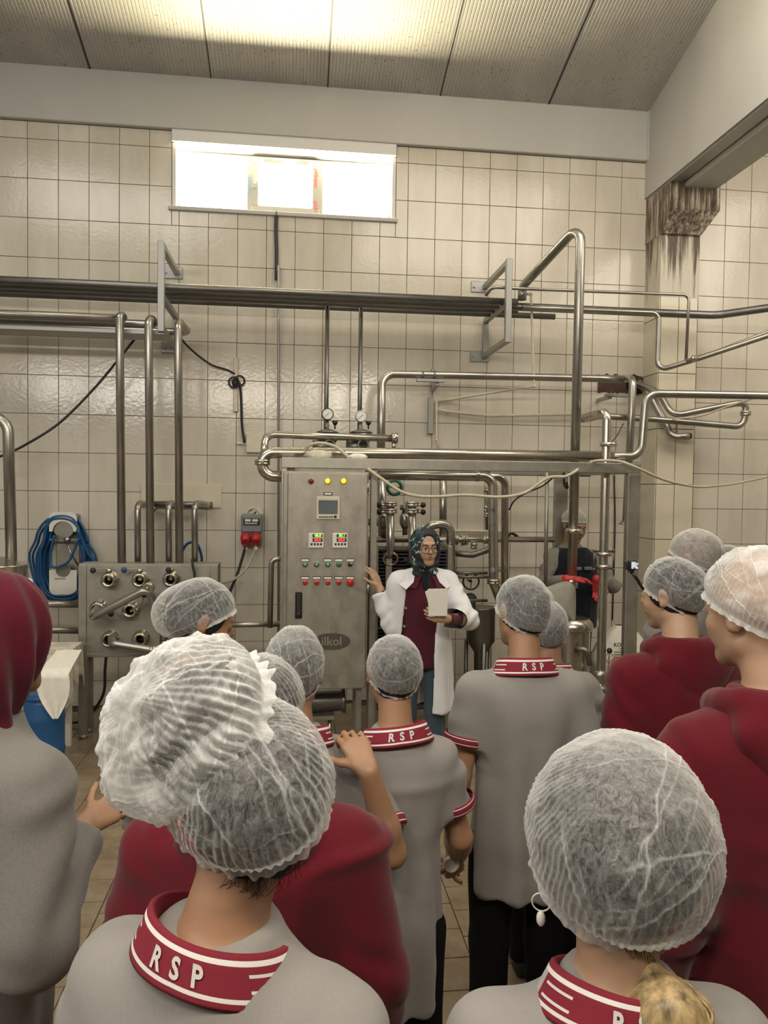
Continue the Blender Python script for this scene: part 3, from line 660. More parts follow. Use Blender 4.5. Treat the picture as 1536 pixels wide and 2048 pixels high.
# grey power socket box
t = thing('socket_box', 'grey power box with two red industrial plugs', 'socket', W(504, 1092, -.02)); SB = t
a, c = W(482, 1028, -.14), W(524, 1091, -.14); bx_, bw_ = (a[0]+c[0])/2, c[0]-a[0]; bz0, bz1 = c[2], a[2]; bh = bz1-bz0
b = MB(); b.bb(a[0], c[0], -.13, -.01, bz0, bz1, .01); b.bb(a[0]+.004, c[0]-.004, -.15, -.12, bz0+bh*.42, bz1-.01, .008); b.build('housing', M['greybox'], t)
b = MB(); b.bb(a[0]+.02, c[0]-.02, -.152, -.149, bz1-bh*.36, bz1-bh*.14); b.build('breaker_window', M['black'], t)
b = MB(); [b.bb(a[0]+.035+i*.062, a[0]+.085+i*.062, -.156, -.151, bz1-bh*.24, bz1-bh*.16, .002) for i in (0, 1)]; [b.bb(a[0]+.035+i*.018, a[0]+.047+i*.018, -.16, -.151, bz1-bh*.32, bz1-bh*.27, .002) for i in range(6)]; b.build('breaker', M['white'], t)
for i, px in enumerate((491, 512)):
    p = W(px, 1078, -.16); b = MB(); b.prof(p+Y_*.02+Z_*.03, p-Y_*.06-Z_*.03, [(0, .042), (.05, .045), (.06, .038), (.09, .034)], n=18); b.cyl(p-Z_*.0, p-Z_*.07-Y_*.03, .024, .018, 14); pl = b.build('plug', M['red'], t)
    b = MB(); b.cyl(p-Z_*.07-Y_*.03, p-Z_*.10-Y_*.03, .02, .014, 12); b.build('cable_gland', M['white'], pl)
b = MB(); p = W(491, 1092, -.2); b.curve([p, W(485, 1115, -.2), W(474, 1150, -.22), W(458, 1190, -.25), W(440, 1260, -.25)], .012); single('cable', b, M['rubber'], 'black power cable hanging from the left red plug', 'cable')
b = MB(); p = W(512, 1092, -.2); b.curve([p, W(505, 1112, -.2), W(490, 1140, -.22), W(465, 1160, -.25), W(440, 1166, -.28), W(425, 1170, -.5)], .010); single('cable', b, M['hose'], 'beige power cable curving from the right red plug to the valve panel', 'cable')
b = MB(); p = W(510, 1022, -.09)
rnd = random.Random(2)
for i in range(16):
    a0 = rnd.uniform(0, 6.28); b.curve([p+V3(.07*math.cos(a0), .03*math.sin(a0), -.03-.02*(i % 3)), p+V3(.05*math.cos(a0+1), .03*math.sin(a0+1), .015), p+V3(.03*math.cos(a0+2.5), .03*math.sin(a0+2), .02), p+V3(.07*math.cos(a0+3.6), .03*math.sin(a0+3), -.03)], .009, n=6, sub=4)
single('rag', b, M['cloth'], 'crumpled beige rag on top of the grey power box', 'rag')
# pipes left of the cabinet
pipe('horizontal steel pipe low between the valve panel and the cabinet', [(430, 1250, -.9), (560, 1248, -.95)], .022, .05)
pipe('short upright steel handrail pipe left of the cabinet', [(566, 1118, -1.25), (543, 1118, -1.25), (540, 1255, -1.25)], .020, .045)
# thin conduit up the wall
b = MB(); b.tube([W(557, 548, -.03), W(557, 524, -.05), W(556, 528, -.30)] if 0 else [W(557, 1400, -.06), W(557, 524, -.06), W(555, 545, -.03)], .012, bend=.02, n=10); single('conduit', b, M['galv'], 'thin upright conduit on the wall left of the cabinet', 'conduit')
b = MB(); b.curve([W(553, 424, -.02), W(552, 460, -.02), W(553, 500, -.02), W(553, 560, -.03)], .018, n=6); single('drain_strip', b, M['darkgrey'], 'dark strip running down from under the high window', 'strip')
# ------------------------------------------------------------------ machine frame
yf = -1.6; yb = -.62
zt1 = W(900, 920, yf)[2]; zt0 = W(900, 941, yf)[2]; xl = W(562, 1000, yf)[0]; xr = W(1281, 1000, yf)[0]; pw = W(1281, 1000, yf)[0]-W(1256, 1000, yf)[0]
t = thing('machine_frame', 'big stainless frame carrying the cabinet and the pasteuriser pipework', 'frame', ((xl+xr)/2, (yf+yb)/2, 0))
b = MB(); b.bb(xl, xr, yf, yf+.06, zt0, zt1, .004); b.build('front_beam', M['sheet'], t)
b = MB(); b.bb(xl, xr, yb-.06, yb, zt0-.01, zt1-.02, .004); b.build('rear_beam', M['sheet'], t)
for x in (xl, xr-pw):
    b = MB(); b.bb(x, x+pw, yf+.06, yb-.06, zt0, zt1-.01, .004); b.build('cross_beam', M['sheet'], t)
    for y0_, y1_ in ((yf, yf+.06), (yb-.06, yb)):
        if x < 0 or y0_ == yf:
            wv_ = pw if x > 0 else .04
            b = MB(); b.bb(x, x+wv_, y0_, y1_, .03, zt0, .004); b.cyl((x+wv_/2, y0_+.03, 0), (x+wv_/2, y0_+.03, .04), .035, n=14); b.build('leg', M['sheet'], t)
xm_ = W(737, 1400, yf)[0]
b = MB(); b.bb(xm_, xm_+.045, yf+.02, yf+.07, .03, zt0, .003); b.cyl((xm_+.02, yf+.04, 0), (xm_+.02, yf+.04, .04), .03, n=14); b.build('leg', M['sheet'], t)
# ------------------------------------------------------------------ control cabinet
yd = -1.66; cz1 = W(650, 943, -1.6)[2]; cz0 = W(650, 1381, yd)[2]; cx0 = W(566, 1100, -1.62)[0]; cx1 = W(736, 1100, -1.62)[0]
t = thing('control_cabinet', 'tall stainless control cabinet with push buttons and lit displays', 'cabinet', ((cx0+cx1)/2, -1.5, 0))
b = MB(); b.bb(cx0, cx1, -1.62, -1.30, cz0, cz1, .004); b.build('body', M['cabinet'], t)
dx0, dx1 = W(574, 1100, yd)[0], W(734, 1100, yd)[0]
b = MB(); b.bb(dx0, dx1, yd, -1.622, cz0+.008, cz1-.012, .006); door = b.build('cabinet_door', M['cabinet'], t)
for py in (975, 1178, 1340):
    b = MB(); q = W(736, py, yd+.01); b.cyl(q-Z_*.03, q+Z_*.03, .009, n=10); b.build('hinge', M['sheet'], t)
for xx in (cx0+.05, cx1-.05):
    for yy in (-1.58, -1.34):
        b = MB(); b.bb(xx-.02, xx+.02, yy-.02, yy+.02, 0, cz0, .003); b.build('leg', M['sheet'], t)
def dp(px, py): return W(px, py, yd)
pxm = 5.0/1500*1.02
def btn(px, py, r, mat, ring='sheet', dep=.018, name='push_button', dome=False):
    c = dp(px, py); b = MB(); b.prof(c, c-Y_*.05, [(0, r*1.28), (.006, r*1.25), (.008, r*1.02)], n=24, cap=False); b.build('button_ring', M[ring], door)
    b = MB(); b.prof(c, c-Y_*.05, [(0, r), (dep*.8, r), (dep, r*.85), (dep*1.05, r*.1)], n=24)
    b.build(name, M[mat], door)
def litmat(n, c, s):
    m = plain(n, c, .3, emit=c, estr=s); return m
M['lamp_on'] = litmat('lit_orange_lamp', (1, .30, .01), 3.0); M['lamp_red'] = plain('unlit_red_lamp', (.25, .015, .02), .25)
M['btn_green'] = plain('green_button', (.02, .17, .11), .3); M['btn_greenl'] = plain('pale_green_button', (.30, .50, .38), .25); M['btn_red'] = plain('red_button', (.50, .02, .02), .3); M['screen'] = plain('grey_screen', (.13, .15, .16), .12, var=.1)
M['led_green'] = litmat('green_digits', (.35, 1, .05), 1.6); M['led_red'] = litmat('red_digits', (1, .05, .08), 1.6)
btn(622, 962, .017, 'lamp_red', name='indicator_lamp'); btn(655, 962, .017, 'lamp_on', name='indicator_lamp'); btn(687, 962, .017, 'lamp_on', name='indicator_lamp')
def plate(px0, py0, px1, py1, d, mat, name, ch=.003, y=yd):
    a, c = dp(px0, py0), dp(px1, py1); b = MB(); b.bb(a[0], c[0], y-d, y, c[2], a[2], ch); return b.build(name, M[mat], door)
plate(647, 984.5, 665, 990.5, .006, 'black', 'label_plate'); plate(649, 986, 663, 989.5, .009, 'paper', 'label_insert', .001)
plate(633, 993, 679, 1039, .012, 'cream', 'touch_panel', .004); plate(637, 1000, 675, 1028, .014, 'screen', 'display_screen', .001)
for i in range(6): plate(638+i*4.9, 1032.5, 641.6+i*4.9, 1035, .014, 'darkgrey', 'touch_key', .0005)
plate(668, 1031, 673, 1036, .014, 'black', 'touch_key', .0005)
for (ox, dg, dr) in ((617, '48.0', '60.0'), (665, '30.1', '60.0')):
    plate(ox, 1066, ox+30, 1096, .012, 'white', 'temperature_controller', .004); plate(ox+8, 1068, ox+28, 1074.5, .013, 'darkgrey', 'digit_window', .0008); plate(ox+8, 1076, ox+28, 1083.5, .013, 'darkgrey', 'digit_window', .0008)
    text_on('green_digits', dg, .026, dp(ox+18.5, 1071.2)-Y_*.0135, X_, Z_, M['led_green'], door, .0007); text_on('red_digits', dr, .026, dp(ox+18, 1079.6)-Y_*.0135, X_, Z_, M['led_red'], door, .0009)
    for i in range(4): plate(ox+4+i*6.3, 1086, ox+8+i*6.3, 1090.3, .014, 'darkgrey', 'controller_key', .0008)
for i, px in enumerate((610, 633, 655.5, 677.5, 700)):
    if i != 1: plate(px-8.5, 1117, px+8.5, 1123, .006, 'black', 'label_plate'); plate(px-7.5, 1118.5, px+7.5, 1122.3, .008, 'paper', 'label_insert', .001)
    plate(px-8.5, 1152.3, px+8.5, 1158.3, .006, 'black', 'label_plate'); plate(px-7.5, 1154, px+7.5, 1157.6, .008, 'paper', 'label_insert', .001)
    if i < 4:
        btn(px, 1128.5, .0155, 'btn_green'); 
        if i < 3: c = dp(px, 1128.5)-Y_*.019; b = MB(); b.prof(c, c-Y_*.002, [(0, .009), (.002, .007)], n=16); b.build('button_cap', M['btn_greenl'], door)
        btn(px, 1164.5, .0155, 'btn_red')
btn(700, 1128, .015, 'black', name='selector_switch'); c = dp(700, 1128)-Y_*.02; b = MB(); b.bar(c+V3(.002, 0, 0), c+V3(.013, -.002, .012), .005, .004); b.build('selector_mark', M['paper'], door)
c = dp(700, 1163.5); b = MB(); b.prof(c, c-Y_*.1, [(0, .014), (.02, .014), (.022, .024), (.032, .025), (.04, .02), (.043, .003)], n=24); b.build('emergency_stop', M['btn_red'], door)
plate(590.5, 1184, 604, 1237, .008, 'black', 'handle_recess', .004); plate(593.5, 1188, 601, 1231, .016, 'rubber', 'door_handle', .004)
c = dp(597, 1226)-Y_*.017; b = MB(); b.cyl(c, c-Y_*.003, .007, n=16); b.build('key_lock', M['steel_bright'], door)
# embossed oval maker's badge
M['badge'] = steel('worn_dark_badge', (.20, .19, .17), .4, .6)
c = dp(663, 1283); a = (dp(701, 1283)-c)[0]; hgt = (c-dp(663, 1300))[2]; b = MB(); b.poly([(c[0]+a*math.cos(k*math.pi/18), yd-.002, c[2]+hgt*math.sin(k*math.pi/18)) for k in range(36)], .002, (0, 1, 0)); b.build('maker_badge', M['badge'], door)
text_on('lettering', 'ilkol', .085, c-Y_*.002, X_, Z_, M['cabinet'], door, .001)
# tank and feet below the cabinet
t = thing('balance_tank', 'dark horizontal tank on a small table under the cabinet', 'tank', W(655, 1470, -1.35)*V3(1, 1, 0)+V3(0, 0, 0))
p = W(600, 1405, -1.35); q = W(690, 1400, -1.35); b = MB(); b.prof(p, q, [(0, .001), (.01, .06), (.03, .075), (np.linalg.norm(q-p)-.03, .075), (np.linalg.norm(q-p)-.02, .09), (np.linalg.norm(q-p), .09)], n=24); b.build('drum', M['steel_dark'], t)
zz = W(655, 1424, -1.35)[2]; xa, xb_ = W(600, 1424, -1.35)[0], W(668, 1424, -1.35)[0]; b = MB(); b.bb(xa, xb_, -1.45, -1.25, zz-.03, zz, .003); b.build('table_top', M['sheet'], t)
for xx in (xa+.03, xb_-.03):
    b = MB(); b.cyl((xx, -1.35, 0), (xx, -1.35, zz-.03), .015, n=12); b.build('leg', M['steel'], t)
# pipes on top of the frame
pipe('thick steel pipe lying along the top of the frame with a drooping left end', [(600, 954, -1.35), (525, 952, -1.35), (524, 905, -1.35), (800, 907, -1.35), (1225, 913, -1.35)], .040, .095, mat='tank', rings=[((525, 925, -1.35), (0, 0, 1), .056, .04)])
pipe('S-shaped steel pipe rising at the frame right end and running off right', [(1190, 913, -1.35), (1282, 913, -1.35), (1292, 787, -1.35), (1580, 792, -1.35), (2100, 803, -1.35)], .031, .10)
def topx(t_):
    c = W(788, 876, -1.22); b = MB(); b.prof(c-X_*.02, c+X_*.03, [(0, .03), (.005, .042), (.045, .042), (.05, .03)]); b.cyl(c+V3(0, 0, -.03), c+V3(0, -.0, -.09), .016, n=12); b.build('end_cap', M['steel_bright'], t_)
pipe('upper steel pipe above the cabinet ending in a clamp', [(528, 910, -1.3), (531, 868, -1.22), (600, 871, -1.22), (790, 877, -1.22)], .027, .075, mat='tank', extra=topx)
# gauges with regulating valves
for i, (px, gy, lab) in enumerate(((655, 829, 'black-rimmed pressure gauge above the cabinet'), (722, 833, 'pale-rimmed pressure gauge above the cabinet'))):
    t = thing('pressure_gauge', lab, 'gauge', W(px, 898, -1.05)); c = W(px, gy, -1.15); r = 12.0*5.5/1500
    b = MB(); b.prof(c+Y_*.03, c-Y_*.03, [(0, r*.8), (.01, r), (.055, r), (.06, r*.9)], n=28, cap=True); b.torus(c-Y_*.028, (0, 1, 0), r*.93, r*.09, 28, 8); b.build('gauge_case', M['black'] if i == 0 else M['steel'], t)
    b = MB(); b.prof(c-Y_*.0305, c-Y_*.0315, [(0, r*.86), (.001, r*.84)], n=28); b.build('dial', M['glassface'], t)
    b = MB(); b.bar(c-Y_*.033+V3(-.024, 0, -.022), c-Y_*.033+V3(.012, 0, .011), .003, .002); [b.bar(c-Y_*.0325+V3(math.sin(a), 0, math.cos(a))*r*.68, c-Y_*.0325+V3(math.sin(a), 0, math.cos(a))*r*.8, .002, .001) for a in np.linspace(-2.3, 2.3, 11)]; b.build('needle', M['black'], t)
    v = W(px, 866, -1.15); b = MB(); b.cyl(c-Z_*r, v, .011, n=12); b.prof(c-Z_*(r+.02), c-Z_*(r+.05), [(0, .016), (.03, .016)], n=6, sm=False); b.build('stem', M['steel'], t)
    b = MB(); w = .085; b.prof(v-Z_*.0, v+Z_*.03, [(0, .085), (.006, .085), (.02, .05), (.03, .02)], n=24); b.prof(v-Z_*.09, v, [(0, .05), (.03, .07), (.05, .085), (.085, .085), (.09, .03)], n=24); b.cyl(v+V3(-.11, 0, -.10), v+V3(.05, 0, -.10), .045, n=18)
    b.torus(v+V3(.012, -.07, -.095), (0, 1, 0), .038, .008, 24, 8); b.build('valve_body', M['steel_dark'], t)
    b = MB(); k = v+V3(.055, 0, .03); b.cyl(k, k+Z_*.03, .006, n=8); b.prof(k+Z_*.03, k+Z_*.06, [(0, .012), (.015, .02), (.03, .02)], n=12); b.build('knob', M['black'], t)
pipe('thin upright pipe from the wall bundle down to the black-rimmed gauge', [(655, 596, -.35), (652, 866, -.8)], .018, .05, mat='steel_dark')
pipe('thin upright pipe from the wall bundle down to the pale-rimmed gauge', [(722, 600, -.35), (719, 868, -.8)], .018, .05, mat='steel_dark')
b = MB(); b.curve([W(610, 900, -1.45), W(620, 890, -1.48), W(640, 886, -1.5), (W(668, 892, -1.5)), W(690, 908, -1.55), W(700, 917, -1.58)], .012); single('hose', b, M['hose'], 'short grey hose looped over the pipes on the cabinet top', 'hose')
def rag_blob(name, label, px, py, yy, w, h, seed, mat='cloth'):
    rnd = np.random.RandomState(seed); n, m = 20, 10; c = W(px, py, yy); V = []
    for j in range(m+1):
        for i in range(n):
            th = math.pi*j/m; a = 2*math.pi*i/n; k = 1+.22*math.sin(3*a+seed)*math.sin(th)+.16*math.sin(7*a+2*seed+3*th)+rnd.uniform(-.05, .05)
            V.append(c+V3(w*math.sin(th)*math.cos(a)*k, w*.4*math.sin(th)*math.sin(a)*k, max(h*math.cos(th)*k, -h*.8)))
    b = MB(); b.add(V, [(j*n+i, (j+1)*n+i, (j+1)*n+(i+1) % n, j*n+(i+1) % n) for j in range(m) for i in range(n)], True); return single(name, b, M[mat], label, 'rag')
rag_blob('rag', 'larger crumpled rag on top of the cabinet frame, left', 634, 911, -1.52, .085, .035, 1)
rag_blob('rag', 'smaller yellowed rag on top of the cabinet frame, right', 718, 914, -1.55, .062, .022, 5, 'paper')
# middle wall pipe with bracket
pipe('thick steel pipe bending off the frame and running right along the wall', [(762, 905, -.75), (764, 748, -.45), (1200, 757, -.45), (1245, 759, -.45)], .033, .12)
t = thing('wall_bracket', 'small steel L-bracket with a hanging strut under the middle wall pipe', 'bracket', W(861, 872, -.02))
a = W(856, 735, -.3); b = MB(); b.bb(W(826, 764, -.3)[0], W(880, 764, -.3)[0], -.50, -.46, W(850, 770, -.3)[2], W(850, 764, -.3)[2], .003); b.bar(W(866, 738, -.03), W(866, 782, -.03), .045, .03, .003); b.bar(W(874, 768, -.46), W(866, 780, -.04), .035, .03, .003); b.build('shelf_plate', M['galv'], t)
b = MB(); a, c = W(856, 795, -.03), W(866, 868, -.03); b.bb(a[0], c[0], -.05, -.01, c[2], a[2], .004); b.build('strut', M['galv'], t)
b = MB(); [b.torus(W(px, 751, -.45), (1, 0, 0), .038, .007, 20, 6) for px in (845, 868)]; b.bar(W(832, 742, -.46), W(848, 748, -.48), .012); b.build('pipe_clip', M['steel_dark'], t)
# cream pvc conduits
def cond(label, pts, r=.011):
    P = PP(pts); b = MB(); b.tube(P, r, bend=.03, n=10)
    for p in P[1:-1]: b.ball(p, r*1.5, 8)
    single('pvc_conduit', b, M['pvc'], label, 'conduit')
cond('cream conduit dropping from the bundle then slanting left to the wall strut', [(1052, 588, -.60), (1062, 588, -.60), (1068, 772, -.45), (905, 798, -.05), (874, 802, -.04)])
cond('cream conduit running level from the wall strut to the tall pipe', [(872, 818, -.04), (895, 823, -.04), (975, 831, -.06), (1150, 829, -.06)])
cond('short cream conduit dropping from the wall strut', [(873, 800, -.04), (873, 880, -.04), (879, 902, -.04)], .010)
cond('cream conduit along the wall behind the woman', [(880, 1061, -.04), (1010, 1063, -.04)], .012)
# hole in the wall with broken edge and the pipes through it
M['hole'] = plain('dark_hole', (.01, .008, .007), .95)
t = thing('wall_opening', 'rough broken hole in the wall with red-brown edge', 'hole', W(1245, 788, -.02)); rnd = random.Random(8)
c0, c1 = W(1196, 752, -.01), W(1288, 787, -.01); b = MB(); pts = []
for i in range(28):
    f = i/27; pts.append((c0[0]+(c1[0]-c0[0])*f, -.016, c0[2]+rnd.uniform(-.015, .015)))
for i in range(28):
    f = 1-i/27; pts.append((c0[0]+(c1[0]-c0[0])*f, -.016, c1[2]+rnd.uniform(-.008, .008)))
b.poly(pts, .009, (0, 1, 0)); b.build('broken_edge', M['rust'], t)
b = MB()
for i in range(22): b.ball((c0[0]+(c1[0]-c0[0])*rnd.random(), -.02, c0[2]+rnd.uniform(-.03, .01)), rnd.uniform(.012, .028), 8, (1.2, .6, .8))
b.build('mortar_lump', M['rust'], t)
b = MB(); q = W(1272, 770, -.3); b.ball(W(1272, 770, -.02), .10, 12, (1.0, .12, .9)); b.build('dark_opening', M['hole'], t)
b = MB(); a, c = W(1210, 788, -.3), W(1262, 795, -.3); b.bb(a[0], c[0], -.33, -.28, c[2], a[2], .003); b.bar((a[0]+.05, -.3, c[2]), (a[0]+.05, -.02, c[2]), .03, .03); b.build('ledge_angle', M['galv'], t)
def endfl(t_):
    c = W(1249, 1046, -.72); b = MB(); b.prof(c-Z_*.012, c+Z_*.02, [(0, .05), (.012, .05), (.014, .036), (.03, .034)]); b.build('end_flange', M['steel'], t_)
pipe('upright steel pipe from the wall hole ending in an open flange', [(1236, 757, -.25), (1266, 757, -.60), (1252, 1046, -.72)], .032, .09, extra=endfl)
pipe('looping steel pipe that doubles back through a clamp at the right', [(1165, 838, -1.1), (1200, 832, -.6), (1300, 838, -.5), (1488, 854, -.5), (1492, 806, -.5), (1470, 807, -.5), (1345, 832, -.5), (1318, 785, -.35), (1272, 768, -.12)], .029, .09, rings=[((1491, 827, -.5), (0, 0, 1), .046, .045)])
pipe('open-ended steel pipe slanting down from the wall hole', [(1278, 765, -.12), (1300, 790, -.25), (1345, 874, -.42), (1380, 872, -.48)], .033, .08)
c = W(1381, 872, -.485); b = MB(); b.prof(c-X_*.012, c+X_*.003, [(0, .026), (.013, .026), (.014, .001)], n=16); single('pipe_bore', b, M['hole'], 'dark open bore of the slanting pipe end', 'pipe end')
b = MB(); b.bar(W(1354, 838, -.5), W(1354, 868, -.45), .008); single('pipe_hanger', b, M['galv'], 'short rod hanging between the loop pipe and the open pipe', 'hanger')
b = MB(); b.curve([W(1345, 838, -.55), W(1400, 832, -.6), W(1450, 815, -.7), W(1520, 792, -.9)], .008); single('cable', b, M['hose'], 'thin beige cable along the looping pipe', 'cable')
# second upright pipe in front of the frame
def flg(t_):
    for px, py, rr in ((1217, 889, .062), (1208, 1108, .055), (1207, 1133, .055)):
        c = W(px, py, -1.45); b = MB(); b.prof(c-Z_*.014, c+Z_*.014, [(0, .03), (.001, rr), (.027, rr), (.028, .03)], n=24); b.build('flange', M['steel_bright'], t_)
    for dx in (-.075, .075):
        a, c = W(1208, 1103, -1.45), W(1207, 1137, -1.45); b = MB(); b.cyl(a+V3(dx, 0, 0), c+V3(dx, 0, 0), .006, n=8); b.cyl(a+V3(dx, 0, .0), a+V3(dx, 0, .015), .012, n=6); b.cyl(c+V3(dx, 0, -.015), c+V3(dx, 0, 0), .012, n=6); b.bar(a+V3(dx, 0, 0), a, .012, .016); b.bar(c+V3(dx, 0, 0), c, .012, .016); b.build('tie_rod', M['steel_dark'], t_)
    c = W(1200, 1364, -1.45); b = MB(); b.prof(c-Z_*.10, c+Z_*.09, [(0, .04), (.03, .042), (.035, .062), (.065, .062), (.07, .05), (.13, .046), (.14, .055), (.17, .055), (.19, .036)], n=24); b.build('valve_body', M['steel'], t_)
    k = c+V3(.045, -.03, .06); b = MB(); b.bar(k, k+V3(.01, 0, .17), .010, .008, .002); b.cyl(c+Z_*.06, k, .014, n=10); b.build('lever', M['steel_bright'], t_)
    b = MB(); b.ball(k+V3(.01, 0, .18), .021, 14); b.build('lever_ball', M['black'], t_)
pipe('upright stainless pipe with flanges and a ball-handled valve, right of the worker', [(1168, 836, -1.1), (1214, 822, -1.45), (1199, 1475, -1.45), (1199, 1560, -1.45)], .033, .07, mat='tank', extra=flg)
b = MB(); b.curve([W(1248, 847, -1.2), W(1244, 852, -1.2), W(1235, 870, -1.3), W(1222, 886, -1.5)], .004, n=6); single('wire', b, M['rubber'], 'thin black wire tied from the loop pipe to the upright flange', 'wire')
# inside the frame
pipe('bright steel pipe just below the frame top, right of the cabinet', [(730, 950, -1.3), (985, 953, -1.3), (987, 1165, -1.3), (1000, 1200, -1.22)], .036, .08, mat='tank', rings=[((987, 1163, -1.3), (0, 0, 1), .05, .04), ((955, 952, -1.3), (1, 0, 0), .042, .03)])
pipe('second upright steel pipe hooked beside the first one', [(960, 953, -1.15), (1010, 954, -1.15), (1009, 1240, -1.15)], .029, .07, mat='tank')
b = MB(); b.bar(W(984, 1141, -1.33), W(1014, 1141, -1.2), .012); b.cyl(W(985, 1141, -1.35), W(987, 1141, -1.33), .018, n=10); single('pipe_clamp', b, M['steel'], 'bolted clamp joining the two upright pipes', 'clamp')
pipe('dark rail under the frame top with a round cap', [(737, 944, -1.1), (980, 946, -1.1)], .016, .05, mat='steel_dark')
pipe('plain upright pipe behind the woman, left', [(886, 946, -.95), (886, 1078, -.98)], .030, .05)
pipe('thin double upright pipe left of the twin pipes', [(973, 975, -1.0), (974, 1060, -1.0)], .014, .05, mat='steel_dark', rings=[((973, 985, -1.0), Z_, .024, .05), ((973, 1018, -1.0), Z_, .024, .05), ((974, 1030, -1.0), Z_, .026, .04)])
pipe('slim upright rod left of the worker', [(1094, 940, -1.2), (1091, 1180, -1.2)], .015, .05, mat='sheet')
b = MB(); a, c = W(1109, 945, -.7), W(1124, 1400, -.7); b.bb(a[0], c[0], -.74, -.68, 0, a[2], .004); single('support_post', b, M['sheet'], 'square steel post behind the worker', 'post')
pipe('level steel pipe at mid height behind the woman and the worker', [(735, 1079, -1.0), (1108, 1079, -1.0)], .023, .05, mat='tank', rings=[((912, 1079, -1.0), X_, .045, .03), ((925, 1079, -1.0), X_, .05, .03), ((932, 1079, -1.0), X_, .045, .02), ((972, 1079, -1.0), X_, .035, .05)])
pipe('dark steel manifold pipe just below the level pipe', [(905, 1106, -1.05), (945, 1110, -1.05), (975, 1100, -1.05), (990, 1085, -1.05)], .024, .05, mat='steel_dark', rings=[((948, 1092, -1.03), Z_, .026, .05)])
pipe('hooked steel pipe arching over behind the head of the woman', [(830, 1095, -1.05), (862, 1048, -1.15), (901, 1048, -1.15), (903, 1160, -1.15)], .035, .085, mat='tank')
for i, (px, lab) in enumerate(((780, 'left diverter valve pair with clamp unions inside the frame'), (824, 'right diverter valve pair with clamp unions inside the frame'))):
    t = thing('diverter_valve', lab, 'valve', W(px, 1120, -1.25)); e = W(px+1, 1108 if i == 0 else 1120, -1.3)
    a = W(px, 1005, -1.3); b = MB(); b.tube([a, e, e+V3(-.02, .14, -.03)], .031, bend=.06); b.build('tube', M['tank'], t)
    for py in (1008, 1022):
        c = W(px, py, -1.3); b = MB(); b.prof(c-Z_*.02, c+Z_*.02, [(0, .036), (.004, .052), (.016, .054), (.02, .045), (.024, .054), (.036, .052), (.04, .036)], n=24); b.build('union_collar', M['steel_bright'], t)
    s_ = -1 if i == 0 else 1
    for py, dx in ((1010, .0), (1024, .0)):
        c = W(px+22*s_, py, -1.32); b = MB(); b.cyl(W(px+8*s_, py, -1.32), c, .009, n=10); b.build('lever', M['steel_bright'], t); b = MB(); b.ball(c, .022, 12); b.build('lever_ball', M['black'], t)
    q = W(px-14, 1015, -1.15); q2 = W(px-14, 1070, -1.15); b = MB(); b.tube([q, q2], .020); b.prof(q-Z_*.16, q-Z_*.03, [(0, .022), (.04, .04), (.09, .04), (.13, .022)], n=20); b.prof(q-Z_*.02, q+Z_*.02, [(0, .04), (.04, .04)], n=20); b.build('check_valve', M['steel'], t)
pipe('short steel pipe stub behind the left diverter valve', [(735, 1044, -1.0), (768, 1046, -1.0), (768, 1075, -1.0)], .028, .05, mat='steel_dark')
pipe('wide dark upright pipe behind the left diverter valve', [(763, 950, -.75), (765, 1075, -.75)], .036, .05)
b = MB(); c = W(789, 975, -.9); b.torus(c, (0, 1, .1), .055, .014, 32, 10); b.bar(c-X_*.05, c+X_*.05, .008); single('hand_wheel', b, M['green'], 'green ring handwheel hanging behind the beige hose', 'handwheel')
# plate heat exchanger
t = thing('heat_exchanger', 'dark plate heat exchanger behind the woman', 'heat exchanger', W(790, 1500, -1.15)*V3(1, 1, 0))
ex0, ex1 = W(745, 1200, -1.2)[0], W(900, 1200, -1.2)[0]; ez0, ez1 = .25, W(790, 1090, -1.2)[2]
b = MB()
for i in range(46):
    zz = ez0+.02+i*(ez1-ez0-.04)/46; b.bb(ex0+.02, ex1-.02, -1.22, -.85, zz, zz+.011, 0)
o = b.build('plate_stack', M['darkgrey'], t); o['kind'] = 'stuff'
b = MB(); b.bb(ex0, ex0+.035, -1.26, -.82, .0, ez1, .004); b.bb(ex1-.035, ex1, -1.26, -.82, .0, ez1, .004); b.build('side_frame', M['sheet'], t)
b = MB(); b.bb(W(770, 1200, -1.24)[0], W(783, 1200, -1.24)[0], -1.255, -1.23, ez0, ez1-.08, .003); b.build('centre_bar', M['sheet'], t)
for z in np.linspace(ez0+.05, ez1-.02, 5):
    b = MB(); b.bar((ex0, -1.245, z), (ex1, -1.245, z), .014); b.build('tie_bar', M['steel_dark'], t)
c = W(781, 1118, -1.28); b = MB(); b.torus(c, (0, 1, .5), .052, .010, 28, 8, a0=math.pi*1.0, a1=math.pi*2.0); b.torus(c, (0, 1, .5), .052, .008, 28, 8); b.build('port_ring', M['steel_bright'], t)
b = MB(); a, c = W(738, 1075, -1.5), W(744, 1400, -1.5); b.bb(a[0], c[0], -1.5, -1.45, .0, a[2]-.02, .003); single('support_post', b, M['sheet'], 'narrow steel post beside the cabinet right edge', 'post')
